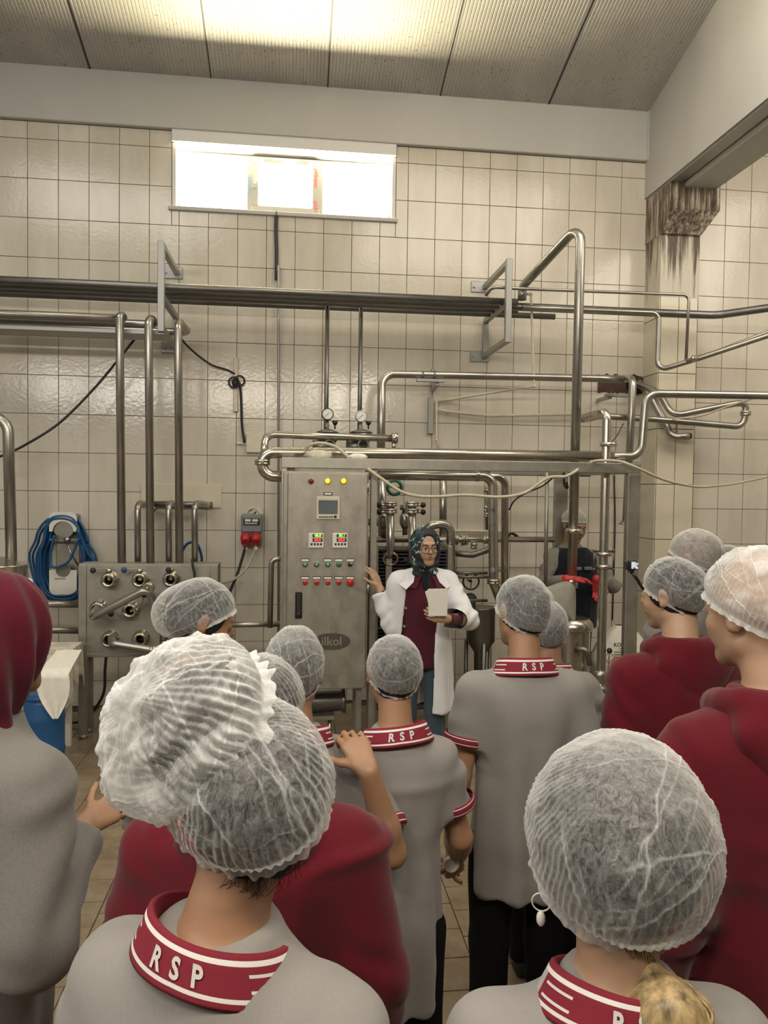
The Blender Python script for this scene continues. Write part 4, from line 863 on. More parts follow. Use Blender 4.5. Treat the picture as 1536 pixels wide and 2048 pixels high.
# hopper, wheel valve, rods
t = thing('hopper', 'dark steel hopper with a conical bottom behind the woman', 'hopper', W(962, 1400, -1.0)*V3(1, 1, 0)); c = W(962, 1213, -1.0); rr = (W(992, 1250, -1.0)-W(936, 1250, -1.0))[0]/2
zc = W(962, 1281, -1.0)[2]; zn = W(962, 1304, -1.0)[2]; b = MB(); H0 = c[2]-zc
b.prof(c, c-Z_, [(0, rr*.9), (0, rr), (.012, rr*1.03), (.02, rr), (H0, rr), (c[2]-zn, .05), (c[2]-zn+.25, .045)], n=36); b.build('shell', M['steel_dark'], t)
for a in (.6, 2.7, 4.7): b = MB(); b.cyl((c[0]+rr*math.cos(a), -1+rr*math.sin(a), zc), (c[0]+rr*math.cos(a), -1+rr*math.sin(a), 0), .016, n=10); b.build('leg', M['steel_dark'], t)
b = MB(); k = W(942, 1163, -1.1); b.torus(k, (0, 1, 0), .062, .007, 32, 8, ); b.bar(k-Z_*.05, k+Z_*.05, .006); b.cyl(k, k+Y_*.1, .01, n=8); single('hand_wheel', b, M['black'], 'thin black handwheel above the hopper', 'handwheel')
b = MB(); k = W(940, 1198, -1.05); b.ball(k, .055, 18, (1, .7, .9)); b.cyl(k-Z_*.1, k, .045, n=18); single('valve_bonnet', b, M['darkgrey'], 'dark domed valve body standing on the hopper rim', 'valve')
for py, x1_, lab in ((1146, 975, 'upper dark rod between the woman and the twin pipes'), (1154, 985, 'second dark rod between the woman and the twin pipes'), (1201, 975, 'dark rod just above the hopper')):
    b = MB(); b.cyl(W(905, py, -1.15), W(x1_, py, -1.15), .012, n=10); single('rod', b, M['steel_dark'], lab, 'rod')
# hoses draped on the frame
b = MB(); b.curve([W(735, 937, -1.64), W(760, 955, -1.66), W(800, 982, -1.68), W(835, 992, -1.68), W(880, 993, -1.67), W(930, 990, -1.66), W(1000, 994, -1.66), W(1050, 985, -1.66), W(1095, 956, -1.65), W(1130, 953, -1.65), W(1153, 941, -1.62), W(1156, 935, -1.5)], .011); single('hose', b, M['hose'], 'beige hose draped under the frame from cabinet to tall pipe', 'hose')
b = MB(); b.curve([W(1180, 924, -1.58), W(1200, 921, -1.62), W(1240, 923, -1.64), W(1275, 936, -1.66), W(1330, 960, -1.5), W(1390, 973, -1.2), W(1440, 971, -1.0), W(1490, 963, -.9), W(1560, 944, -.8), W(1700, 880, -.5), W(1800, 860, -.12)], .010); single('hose', b, M['hose'], 'beige hose leaving the frame top and sagging to the right edge', 'hose')
b = MB(); b.curve([W(1018, 1020, -1.1), W(1030, 1000, -1.15), W(1055, 985, -1.2), W(1085, 972, -1.3), W(1110, 952, -1.4)], .006); single('cable', b, M['rubber'], 'thin black cable rising to the frame beside the twin pipes', 'cable')
b = MB(); k = W(1128, 945, -1.5); b.curve([k, k+V3(0, 0, -.06), k+V3(.01, 0, -.1), k+V3(.03, 0, -.11), k+V3(.02, 0, -.07)], .008); single('hook', b, M['black'], 'small black hook hanging from the frame', 'hook')
b = MB(); k = W(1015, 1072, -.98); b.curve([k, k+V3(.03, 0, .02), k+V3(.06, 0, .01), k+V3(.10, 0, -.02)], .012); single('strap', b, M['black'], 'black strap end on the level pipe', 'strap')
b = MB(); b.curve([W(1228, 950, -.02), W(1230, 1050, -.02), W(1225, 1240, -.02)], .006, n=6); single('wire', b, M['rubber'], 'thin dark wire running down the wall behind the upright pipe', 'wire')
# steel can with lid, filter sock
yc = -1.25; t = thing('milk_can', 'tall brass-toned steel can with a rounded lid rim', 'can', W(1146, 1400, yc)*V3(1, 1, 0)); c = W(1146, 1248, yc); rr = (W(1180, 1250, yc)-W(1112, 1250, yc))[0]/2; h0 = c[2]
b = MB(); b.prof((c[0], yc, 0), (c[0], yc, 3), [(0, rr*.96), (.02, rr*.97), (h0-.06, rr*.97), (h0-.02, rr)], n=40, cap=False); b.build('shell', M['tank'], t)
zt3 = W(1146, 1224, yc)[2]; b = MB(); b.prof((c[0], yc, h0-.04), (c[0], yc, 3), [(0, rr*.98), (.0, rr*1.1), (.02, rr*1.13), (.05, rr*1.1), (.085, rr*.9), (.09, rr*.82), (.06, rr*.4), (.055, .001)], n=40, cap=False); b.build('lid', M['tank'], t)
pipe('curved steel outlet pipe beside the can', [(1150, 1300, -1.45), (1172, 1296, -1.5), (1180, 1330, -1.5)], .02, .05, mat='steel_dark')
M['sock'] = plain('grey_filter_cloth', (.30, .29, .24), .8, var=.2, scale=7)
k = 5.35/1500; A_ = W(1143, 1168, -1.27); V = []; n = 26; rows = 12
for j in range(rows+1):
    f = j/rows; ctr = A_+V3(-.135*f, -.03*f, -.185*f); ww = .035+.155*f**.8; dd = .035+.05*f
    ax = nrm(V3(.68, 0, -.55))
    for i in range(n):
        a = 2*math.pi*i/n; kf = 1+.06*math.sin(a*5+f*4)*f; V.append(ctr+ax*ww*math.cos(a)*kf+Y_*dd*math.sin(a)*kf+V3(0, 0, -.02*math.cos(a*3)*f))
b = MB(); b.add(V, [(j*n+i, j*n+(i+1) % n, (j+1)*n+(i+1) % n, (j+1)*n+i) for j in range(rows) for i in range(n)]+[tuple(range(rows*n, rows*n+n))], True)
single('filter_sock', b, M['sock'], 'grey cloth filter sock tied under the tall pipe spout', 'filter sock')
# chemical sack
yk = -1.05; M['sack'] = plain('white_plastic_sack', (.70, .67, .58), .45, var=.08, scale=9)
t = thing('sack', 'white printed chemical sack in clear wrap behind the red hoodies', 'sack', W(1240, 1400, yk)*V3(1, 1, 0))
c = W(1243, 1250, yk); cb_ = W(1243, 1400, yk); V = []; n = 28; rows = 16
for j in range(rows+1):
    f = j/rows; z = c[2]*(1-f)+.0*f; ww = .05+.20*min(1, f*3.2)**.6; dd = .03+.13*min(1, f*3)**.6
    for i in range(n):
        a = 2*math.pi*i/n; k = 1+.05*math.sin(5*a+j)+.04*math.sin(9*a-2*j)
        V.append((c[0]+ww*math.copysign(abs(math.cos(a))**.6, math.cos(a))*k, yk+dd*math.copysign(abs(math.sin(a))**.8, math.sin(a))*k, z))
b = MB(); b.add(V, [(j*n+i, j*n+(i+1) % n, (j+1)*n+(i+1) % n, (j+1)*n+i) for j in range(rows) for i in range(n)], True); b.build('bag', M['sack'], t)
yy = yk-.155
text_on('lettering', 'KOSTİK', .042, W(1246, 1290, yy), X_, Z_, M['blackink'], t, .001); text_on('lettering', 'Payet', .026, W(1246, 1298, yy), X_, Z_, M['blackink'], t)
b = MB(); [b.bb(W(1228, py, yy)[0], W(1228+w_, py, yy)[0], yy, yy+.002, W(1228, py+1.2, yy)[2], W(1228, py, yy)[2]) for py, w_ in ((1304, 26), (1309, 22), (1314, 24), (1319, 18), (1324, 22), (1345, 16), (1350, 18), (1355, 15))]; b.build('print_line', M['blackink'], t)
k = W(1219, 1315, yy-.01); b = MB(); s_ = .045
for i in range(4): a0, a1 = math.pi/2*i, math.pi/2*(i+1); b.bar(k+V3(s_*math.cos(a0), 0, s_*math.sin(a0)), k+V3(s_*math.cos(a1), 0, s_*math.sin(a1)), .004, .007)
b.build('hazard_diamond', M['redink'], t)
# blue barrel with cloth-covered box at left
yq = -1.6; c = W(88, 1420, yq); t = thing('barrel', 'blue plastic barrel behind the student in the maroon scarf', 'barrel', (c[0], yq, 0)); rr = (W(131, 1440, yq)-W(50, 1440, yq))[0]/2; ht = W(88, 1392, yq)[2]
b = MB(); b.prof((c[0], yq, 0), (c[0], yq, 2), [(0, rr*.88), (.03, rr*.94), (ht*.3, rr), (ht*.33, rr*1.04), (ht*.37, rr), (ht*.7, rr), (ht*.73, rr*1.04), (ht*.77, rr), (ht-.03, rr*.93), (ht, rr*.86)], n=40); b.build('shell', M['bluep'], t)
b = MB(); b.prof((c[0], yq, ht-.01), (c[0], yq, 2), [(0, rr*.9), (.005, rr*.95), (.03, rr*.95), (.032, rr*.5)], n=40); b.build('lid', M['bluep'], t)
t = thing('crate', 'pale box draped with stained cheesecloth beside the barrel', 'box', (W(100, 1400, -1.2)[0], -1.2, 0)); a, c2 = W(70, 1305, -1.3), W(131, 1305, -1.3)
b = MB(); b.bb(a[0]-.1, c2[0]-.02, -1.32, -.98, .32, a[2]-.01, .01); [b.bb(x_-.02, x_+.02, y_-.02, y_+.02, 0, .33) for x_ in (a[0]-.06, c2[0]-.06) for y_ in (-1.28, -1.02)]; b.build('box_body', M['white'], t)
b = MB(); nx, nz = 30, 16; V = []
for j in range(nz+1):
    f = j/nz
    for i in range(nx+1):
        g = i/nx; x_ = a[0]-.1+(c2[0]+.02-a[0]+.1)*min(g*1.4, 1); y_ = -1.335 if g < .715 else -1.335+(g-.715)/.285*.35
        hem = .30+.06*math.sin(i*1.7)+.05*math.sin(i*.6+1); w_ = .016*math.sin(i*1.9+f*2)*f
        V.append((x_+(w_ if g >= .715 else 0)+.012, y_-(.012+w_ if g < .715 else 0), a[2]+.006-f*hem))
b.add(V, [(j*(nx+1)+i, (j+1)*(nx+1)+i, (j+1)*(nx+1)+i+1, j*(nx+1)+i+1) for j in range(nz) for i in range(nx)], True)
b.add([(a[0]-.1, -1.35, a[2]+.006), (c2[0]+.03, -1.35, a[2]+.006), (c2[0]+.03, -.98, a[2]+.006), (a[0]-.1, -.98, a[2]+.006)], [(0, 1, 2, 3)]); b.build('cheesecloth', M['cloth'], t)
b = MB(); V = []; p = W(104, 1340, -1.75)
for j in range(15):
    f = j/14; w_ = .07*(1-f)+.012+.05*math.sin(f*3.1)
    for i in range(9): g = i/8-.5; V.append(p+V3(g*2*w_+.03*f, -.02-.012*math.cos(g*18+f*3)+.39*max(0, 1-f/.2), .05-f*.36))
b.add(V, [(j*9+i, (j+1)*9+i, (j+1)*9+i+1, j*9+i+1) for j in range(14) for i in range(8)], True); single('hanging_cloth', b, M['paper'], 'cream cloth tail hanging in front of the blue barrel', 'cloth')
# selfie-stick camera
t = thing('action_camera', 'small black action camera with lit rear screen on a stick', 'camera', D(1266, 1150, 2.25)); c = D(1262, 1130, 2.25); R_ = np.array([RT, np.cross(UP, RT)*1.0, UP]).T
k = 2.25/1500; b = MB(); b.box(c, (25*k, .03, 19*k), .004, R_); b.cyl(c-RT*9*k-FW*.016, c-RT*9*k-FW*.02, 2.5*k, n=12); b.build('camera_body', M['black'], t)
M['lcd'] = litmat('lit_camera_screen', (.75, .8, .85), .9)
m_, t2, bs_ = nt('lit_camera_picture'); nn = ramp(t2, noise(t2, 60, 3), [(.42, (.03, .03, .03)), (.5, (.8, .82, .85))]); L(t2, nn, bs_.inputs['Emission Color']); bs_.inputs['Emission Strength'].default_value = .9; bs_.inputs['Base Color'].default_value = (.02, .02, .02, 1)
b = MB(); b.box(c+RT*4*k-FW*.0165, (13*k, .003, 14*k), .0005, R_); b.build('screen', m_, t)
b = MB(); b.box(c-UP*12*k, (10*k, .02, 7*k), .003, R_); b.tube([c-UP*14*k+RT*1*k, D(1274, 1158, 2.25), D(1286, 1178, 2.3)], .005, n=10); b.build('stick', M['black'], t)
# ------------------------------------------------------------------ implicit surfaces -> meshes
def _h(i, s):
    i = (i.astype(np.int64)*np.int64(374761393)+np.int64(s)*np.int64(668265263)) & np.int64(0x7fffffff)
    i = ((i ^ (i >> 13))*np.int64(1274126177)) & np.int64(0x7fffffff); return ((i ^ (i >> 16)) & 0xffff)/65535.0
def vnoise(P, s=0):
    P = np.asarray(P, float); I = np.floor(P).astype(np.int64); f = P-I; f = f*f*(3-2*f); out = 0
    for dx in (0, 1):
        for dy in (0, 1):
            for dz in (0, 1):
                w = (f[:, 0] if dx else 1-f[:, 0])*(f[:, 1] if dy else 1-f[:, 1])*(f[:, 2] if dz else 1-f[:, 2])
                out = out+w*_h((I[:, 0]+dx)+(I[:, 1]+dy)*57+(I[:, 2]+dz)*3571, s)
    return out*2-1
def ridge(P, s=0, w=.12):
    return np.exp(-(vnoise(P, s)/w)**2)
class SDF:
    def __init__(s, lo, hi, h):
        s.h = h; s.lo = np.array(lo, float); s.n = np.ceil((np.array(hi)-s.lo)/h).astype(int)+1
        s.ax = [s.lo[i]+h*np.arange(s.n[i]) for i in range(3)]; s.V = np.full(s.n, .5, np.float32)
    def sl(s, lo, hi):
        a = np.maximum(np.floor((np.array(lo)-s.lo)/s.h).astype(int), 0); b = np.minimum(np.ceil((np.array(hi)-s.lo)/s.h).astype(int)+1, s.n)
        if (b <= a).any(): return None
        S = tuple(slice(a[i], b[i]) for i in range(3))
        X = s.ax[0][S[0]][:, None, None]; Y = s.ax[1][S[1]][None, :, None]; Z = s.ax[2][S[2]][None, None, :]
        return S, X, Y, Z
    def put(s, fn, lo, hi, k=.02, sub=False):
        m = k+4*s.h; r = s.sl(np.array(lo)-m, np.array(hi)+m)
        if r is None: return s
        S, X, Y, Z = r; d = fn(X, Y, Z); c = s.V[S]
        if sub: d = -d; h = np.clip(.5-.5*(d-c)/k, 0, 1); s.V[S] = c*h+d*(1-h)+k*h*(1-h)
        else: h = np.clip(.5+.5*(c-d)/k, 0, 1); s.V[S] = c*(1-h)+d*h-k*h*(1-h)
        return s
    def cap(s, a, b, r1, r2=None, k=.02, sub=False, sy=1.0, cut=None):
        a = np.asarray(a, float); b = np.asarray(b, float); r2 = r1 if r2 is None else r2; ab = b-a; L2 = max((ab**2).sum(), 1e-12); R = max(r1, r2)
        def fn(X, Y, Z):
            t = ((X-a[0])*ab[0]+(Y-a[1])*ab[1]+(Z-a[2])*ab[2])/L2; tc = np.clip(t, 0, 1)
            d = np.sqrt((X-a[0]-tc*ab[0])**2+((Y-a[1]-tc*ab[1])/sy)**2+(Z-a[2]-tc*ab[2])**2)-(r1+(r2-r1)*tc)
            if cut is not None: d = np.maximum(d, (t-cut)*math.sqrt(L2))
            return d
        return s.put(fn, np.minimum(a, b)-R*max(1, sy), np.maximum(a, b)+R*max(1, sy), k, sub)
    def ell(s, c, r, k=.02, rot=None, sub=False):
        c = np.asarray(c, float); r = np.asarray(r, float); R = r.max()
        def fn(X, Y, Z):
            x, y, z = X-c[0], Y-c[1], Z-c[2]
            if rot is not None:
                Q = rot.T; x, y, z = Q[0, 0]*x+Q[0, 1]*y+Q[0, 2]*z, Q[1, 0]*x+Q[1, 1]*y+Q[1, 2]*z, Q[2, 0]*x+Q[2, 1]*y+Q[2, 2]*z
            k0 = np.sqrt((x/r[0])**2+(y/r[1])**2+(z/r[2])**2); k1 = np.sqrt((x/r[0]**2)**2+(y/r[1]**2)**2+(z/r[2]**2)**2)+1e-9
            return k0*(k0-1)/k1
        return s.put(fn, c-R, c+R, k, sub)
    def col(s, zs, rx, ry, cy=None, cx=None, k=.02, p=2.3, sub=False):
        zs = np.asarray(zs, float); cy = cy if cy is not None else [0]*len(zs); cx = cx if cx is not None else [0]*len(zs); zz = np.linspace(zs[0], zs[-1], 120)
        def sm(a):
            v = np.interp(zz, zs, a); w = np.hanning(13); w /= w.sum(); return np.convolve(np.pad(v, 6, 'edge'), w, 'valid')
        A = [sm(a) for a in (rx, ry, cy, cx)]
        def fn(X, Y, Z):
            a, b, c, d0 = [np.interp(Z, zz, q) for q in A]
            q = (np.abs((X-d0)/a)**p+np.abs((Y-c)/b)**p)**(1/p); d = (q-1)*np.minimum(a, b)
            return np.maximum(d, np.maximum(zs[0]-Z, Z-zs[-1]))
        return s.put(fn, (min(cx)-max(rx), min(cy)-max(ry), zs[0]), (max(cx)+max(rx), max(cy)+max(ry), zs[-1]), k, sub)
    def mesh(s):
        V = s.V; lo, h = s.lo, s.h; ins = V < 0
        c = np.zeros(np.array(V.shape)-1, np.int8)
        for dx in (0, 1):
            for dy in (0, 1):
                for dz in (0, 1): c += ins[dx:V.shape[0]-1+dx, dy:V.shape[1]-1+dy, dz:V.shape[2]-1+dz]
        I, J, K = np.nonzero((c > 0) & (c < 8)); n = len(I)
        idx = np.full(c.shape, -1, np.int32); idx[I, J, K] = np.arange(n)
        cv = {}
        for dx in (0, 1):
            for dy in (0, 1):
                for dz in (0, 1): cv[dx, dy, dz] = V[I+dx, J+dy, K+dz]
        acc = np.zeros((n, 3)); cnt = np.zeros(n)
        for a in range(3):
            o = [x for x in range(3) if x != a]
            for u in (0, 1):
                for v in (0, 1):
                    p = [0, 0, 0]; p[o[0]] = u; p[o[1]] = v; q = list(p); q[a] = 1
                    va, vb = cv[tuple(p)], cv[tuple(q)]; m = (va < 0) != (vb < 0); t = np.where(m, va/(va-vb+1e-20), 0)
                    P = np.zeros((n, 3)); P[:, a] = t; P[:, o[0]] = u; P[:, o[1]] = v; acc += P*m[:, None]; cnt += m
        P = lo+h*(np.stack([I, J, K], 1)+acc/np.maximum(cnt, 1)[:, None]); Fq = []
        for a in range(3):
            b, d = (a+1) % 3, (a+2) % 3
            s0 = [slice(None)]*3; s1 = [slice(None)]*3; s0[a] = slice(0, -1); s1[a] = slice(1, None)
            e = ins[tuple(s0)] != ins[tuple(s1)]; q = list(np.nonzero(e)); ok = (q[b] > 0) & (q[d] > 0) & (q[b] < c.shape[b]) & (q[d] < c.shape[d]); q = [x[ok] for x in q]
            def g(db, dd): r = [x.copy() for x in q]; r[b] -= db; r[d] -= dd; return idx[tuple(r)]
            f = np.stack([g(1, 1), g(0, 1), g(0, 0), g(1, 0)], 1); fl = ~ins[tuple(q)]; f[fl] = f[fl][:, ::-1]; Fq.append(f)
        Fq = np.concatenate(Fq); Fq = Fq[(Fq >= 0).all(1)]
        return P, Fq
def vnormals(P, Fq):
    n = np.cross(P[Fq[:, 2]]-P[Fq[:, 0]], P[Fq[:, 3]]-P[Fq[:, 1]]); N = np.zeros_like(P)
    for i in range(4): np.add.at(N, Fq[:, i], n)
    return N/(np.linalg.norm(N, axis=1)[:, None]+1e-12)
def relax(P, Fq, it=1, f=.5):
    for _ in range(it):
        A = np.zeros_like(P); c = np.zeros(len(P))
        for i in range(4):
            np.add.at(A, Fq[:, i], P[Fq[:, (i+1) % 4]]+P[Fq[:, (i+3) % 4]]); np.add.at(c, Fq[:, i], 2)
        P = P*(1-f)+f*A/np.maximum(c, 1)[:, None]
    return P
def rotm(axis, a):
    return np.array(Matrix.Rotation(a, 3, Vector(axis)))
def limb(S, T, L1, L2, pole):
    S, T = np.asarray(S, float), np.asarray(T, float); d = np.linalg.norm(T-S); d = min(d, (L1+L2)*.995); u = nrm(T-S); T = S+u*d
    a = (L1*L1-L2*L2+d*d)/(2*d); hgt = math.sqrt(max(L1*L1-a*a, 0)); pv = nrm(np.asarray(pole)-u*np.dot(u, pole)); return S+u*a+pv*hgt, T
def hand(S, w, d, n, th, sc=1.0, curl=(.25, .35, .25), spread=.0, k=.007, fat=1.0, tcurl=.3):
    """w wrist, d finger direction, n palm normal (side the fingers bend to), th direction towards thumb side"""
    d = nrm(d); n = nrm(n-d*np.dot(n, d)); l = nrm(np.asarray(th)-d*np.dot(th, d)-n*np.dot(th, n)); tips = []
    for i, (off, ln, r) in enumerate(((.029, .95, .0088), (.0095, 1.05, .009), (-.010, .98, .0085), (-.028, .78, .0076))):
        kn = w+(d*(.088-.006*abs(i-1))+l*off)*sc
        S.cap(w+(d*.012+l*off*.55)*sc, kn, .0145*sc*fat, .0115*sc*fat, k=.012)
        p = kn; ang = 0; c = curl if not isinstance(curl[0], (tuple, list)) else curl[i]
        for seg, cc, rr in ((.042, c[0], 1), (.026, c[1], .93), (.021, c[2], .84)):
            ang += cc; q = p+(d*math.cos(ang)+n*math.sin(ang)+l*spread*(1.5-i)*math.cos(ang))*seg*ln*sc
            S.cap(p, q, r*rr*sc*fat, r*rr*.93*sc*fat, k=.0035); p = q
        tips.append(p)
    p = w+(d*.026+l*.022)*sc; td = nrm(d*.62+l*.72+n*.25); S.cap(w+(d*.008+l*.006)*sc, p, .015*sc*fat, .0155*sc*fat, k=.01)
    for seg, rr, bend in ((.042, .0125, 0), (.032, .0105, tcurl), (.025, .0095, tcurl)):
        td = nrm(td+d*bend*.9+n*bend*.4); q = p+td*seg*sc; S.cap(p, q, rr*sc*fat, rr*.92*sc*fat, k=.005); p = q
    return tips, p
def head_sdf(S, c, R, s=1.0, ears=True, face=True):
    def T(x, y, z): return c+R@(V3(x, y, z)*s)
    S.ell(T(0, -.012, .032), V3(.076, .096, .086)*s, .02*s, R); S.ell(T(0, .026, -.034), V3(.059, .064, .076)*s, .03*s, R)
    S.cap(T(0, .070, -.098), T(0, .066, -.094), .017*s, k=.03*s)
    for e in (-1, 1):
        S.cap(T(e*.048, .0, -.058), T(e*.014, .064, -.096), .017*s, .015*s, k=.022*s)
        if face: S.cap(T(e*.036, .066, -.028), T(e*.03, .070, -.05), .019*s, .015*s, k=.022*s)
        if ears:
            Re = R@rotm((0, 0, 1), -e*.35)@rotm((1, 0, 0), -.18)
            S.ell(T(e*.080, -.010, .000), V3(.0085, .019, .032)*s, .006*s, Re); S.ell(T(e*.090, -.006, .003), V3(.007, .010, .020)*s, .005*s, Re, sub=True); S.ell(T(e*.077, -.002, -.024), V3(.007, .009, .010)*s, .005*s, Re)
    if face:
        S.cap(T(-.028, .083, .024), T(.028, .083, .024), .011*s, k=.016*s)
        for e in (-1, 1): S.ell(T(e*.031, .101, .004), V3(.016, .014, .0115)*s, .012*s, R, sub=True)
        for e in (-1, 1): S.ell(T(e*.031, .0815, .004), V3(.0125, .0125, .0125)*s, .003*s, R)
        S.cap(T(0, .090, .010), T(0, .107, -.024), .0065*s, .0105*s, k=.010*s)
        for e in (-1, 1): S.cap(T(e*.010, .098, -.029), T(e*.011, .094, -.028), .0068*s, k=.006*s)
        S.cap(T(-.017, .089, -.053), T(.017, .089, -.053), .0065*s, k=.006*s); S.cap(T(-.015, .088, -.065), T(.015, .088, -.065), .0075*s, k=.006*s)
        S.cap(T(-.02, .101, -.059), T(.02, .101, -.059), .0042*s, k=.004*s, sub=True)
def neck_sdf(S, c, R, nb, s=1.0, r=.052):
    S.cap(c+R@(V3(0, -.022, -.045)*s), nb+V3(0, 0, .0), r*s, r*1.08*s, k=.03*s)
def cap_mesh(c, R, s, rad=(.088, .108, .108), tilt=.5, tmax=1.85, puff=0.0, pd=(0, -1, -.4), pleat=(60, .0025), wr=.003, seed=0, na=200, nt_=110, ruffle=.006, cen=(0, -.014, .022), rollx=0.0, flare=.0, asym=0.0):
    pole = nrm(V3(math.sin(rollx), -math.sin(tilt), math.cos(tilt))); u = nrm(np.cross(V3(0, 1, 0), pole)); v = np.cross(pole, u); Rr = np.array(rad)
    th = np.concatenate([np.linspace(.02, tmax, nt_), tmax+np.array([.02, .05, .08, .11])]); ph = np.arange(na)*2*math.pi/na
    TH, PH = np.meshgrid(th, ph, indexing='ij'); tl = np.minimum(TH, tmax)
    d = np.cos(tl)[..., None]*pole+np.sin(tl)[..., None]*(np.cos(PH)[..., None]*u+np.sin(PH)[..., None]*v)
    r0 = 1/np.sqrt(((d/Rr)**2).sum(-1)); f = tl/tmax
    q = d.reshape(-1, 3); N1 = vnoise(q*4.2+seed*3.1, seed).reshape(TH.shape); N2 = vnoise(q*V3(11, 11, 11)+seed, seed+1).reshape(TH.shape)
    rs_ = np.random.RandomState(seed+77); g = nrm(V3(rs_.uniform(-.7, .7), -.75, -.75)); rg = np.zeros(len(q)); W5 = vnoise(q*5, seed+5)*.035+vnoise(q*13, seed+6)*.012; gu, gv = perp(g)
    for i_ in range(30):
        a = rs_.uniform(0, math.pi)
        if i_ < 20: nn = nrm(gu*math.cos(a)+gv*math.sin(a)+g*rs_.uniform(-.15, .15)); c_ = rs_.uniform(-.25, .25)
        else: nn = nrm(rs_.normal(size=3)); c_ = rs_.uniform(-.6, .6)
        m_ = nrm(np.cross(nn, rs_.normal(size=3))); w_ = rs_.uniform(.006, .013)
        rg = np.maximum(rg, rs_.uniform(.4, 1)*np.exp(-((q@nn-c_+W5)/w_)**2)*np.clip((q@m_-rs_.uniform(-.3, .5))*3.5, 0, 1))
    rg = rg.reshape(TH.shape)
    env = np.sin(np.clip(f, 0, 1)*math.pi)**.6
    r = r0*(1+flare*env)+puff*np.clip((d*nrm(pd)).sum(-1), 0, 1)**2*env*1.3
    amp = f**2.2; r = r+pleat[1]*amp*np.sin(pleat[0]*PH+2.5*N1)*s/s+wr*(1.0+N1*1.1+N2*.4)*env+.0022*rg*env
    pinch = np.clip((f-.86)/.14, 0, 1)**1.5; r = r*(1-pinch)+(r0*.965)*pinch
    ex = TH-tmax; r = r+np.where(ex > 0, ruffle*(.55+.5*vnoise(np.stack([np.cos(PH).ravel()*11, np.sin(PH).ravel()*11, 0*PH.ravel()+seed], 1), seed+7).reshape(TH.shape)+.25*N2), 0)*(ex/.11)
    d2 = d-np.where(ex > 0, ex, 0)[..., None]*pole*.9
    P = V3(*cen)+d2*r[..., None]; P = c+(P.reshape(-1, 3)*s)@R.T
    nr_ = len(th); i, j = np.meshgrid(np.arange(nr_-1), np.arange(na), indexing='ij'); j2 = (j+1) % na
    Fq = np.stack([i*na+j, (i+1)*na+j, (i+1)*na+j2, i*na+j2], -1).reshape(-1, 4)
    dense = np.clip(.75*rg*env+.55*np.clip((f-.80)/.2, 0, 1)**2+.28*np.clip((f-.55)/.45, 0, 1)*np.abs(np.sin(pleat[0]*PH*.5+N1*1.2))+(.10+.35*asym)*np.clip(N1, 0, 1)+.12*asym+.10*np.clip(1-f*2.2, 0, 1), 0, 1)
    top = np.array([c+R@((V3(*cen)+pole*r[0].mean())*s)]); P = np.concatenate([P, top]); dn = np.append(dense.ravel(), .0)
    F4 = [tuple(x) for x in Fq]; F3 = [(len(P)-1, k_, (k_+1) % na) for k_ in range(na)]
    return P, F4+F3, dn
# ------------------------------------------------------------------ people materials
def skin_mat(name, c):
    m, t, b = nt(name); n = noise(t, 14, 4, .6); L(t, ramp(t, n, [(.3, tuple(v*.85 for v in c)), (.7, c)]), b.inputs['Base Color']); b.inputs['Roughness'].default_value = .48
    b.inputs['Subsurface Weight'].default_value = .12; b.inputs['Subsurface Radius'].default_value = (.012, .005, .003); b.inputs['Subsurface Scale'].default_value = .6; bump(t, b, noise(t, 160, 3), .12, .001); return m
M['skin'] = skin_mat('olive_skin', (.37, .205, .12)); M['skin_pale'] = skin_mat('fair_skin', (.47, .295, .19)); M['skin_tan'] = skin_mat('tanned_skin', (.33, .17, .095))
def cloth_mat(name, c, b1=.35, scale=900, mel=.12, rough=.9):
    m, t, b = nt(name); n = noise(t, 420, 2, .7, sc=(1, 1, .3)); n2 = noise(t, 5, 3)
    L(t, mixc(t, mth(t, 'MULTIPLY', n2, .25), ramp(t, n, [(.3, tuple(v*(1-mel) for v in c)), (.7, tuple(min(1, v*(1+mel)) for v in c))]), tuple(v*.8 for v in c)), b.inputs['Base Color'])
    b.inputs['Roughness'].default_value = rough; b.inputs['Specular IOR Level'].default_value = .2; b.inputs['Sheen Weight'].default_value = .15
    bump(t, b, noise(t, scale, 2), b1, .0008); return m
M['polo'] = cloth_mat('grey_pique', (.26, .245, .232), mel=.06); M['sweat'] = cloth_mat('heather_grey_fleece', (.18, .17, .157), mel=.14)
M['maroon'] = cloth_mat('maroon_fleece', (.105, .0045, .0115)); M['scarf'] = cloth_mat('maroon_scarf', (.095, .005, .017)); M['tunic'] = cloth_mat('burgundy_tunic', (.075, .012, .022))
M['trouser'] = cloth_mat('black_trousers', (.004, .004, .0045)); M['trouser'].node_tree.nodes['Principled BSDF'].inputs['Sheen Weight'].default_value = 0; M['coat'] = cloth_mat('white_coat_cotton', (.74, .74, .76), b1=.15, mel=.03); M['jeans'] = cloth_mat('blue_jeans', (.055, .085, .11)); M['vest'] = cloth_mat('navy_vest', (.010, .012, .020)); M['under'] = cloth_mat('dark_undershirt', (.012, .014, .018))
M['greyknit'] = cloth_mat('grey_knit', (.22, .21, .185), mel=.25); M['glove'] = plain('red_rubber_glove', (.52, .045, .045), .45, var=.2, scale=20)
M['hair'] = plain('dark_hair', (.012, .0095, .008), .75, var=.4, scale=60, bmp=.5, bscale=120); M['hairgrey'] = plain('grey_hair', (.22, .19, .16), .6, var=.3, scale=60)
M['blond'] = plain('blonde_streaked_hair', (.36, .26, .13), .45, var=.75, scale=9, sc=(7, 7, .5), bmp=.3, bscale=60)
M['shoe'] = plain('black_shoe', (.012, .012, .012), .5); M['pearl'] = plain('pearl', (.8, .78, .72), .2)
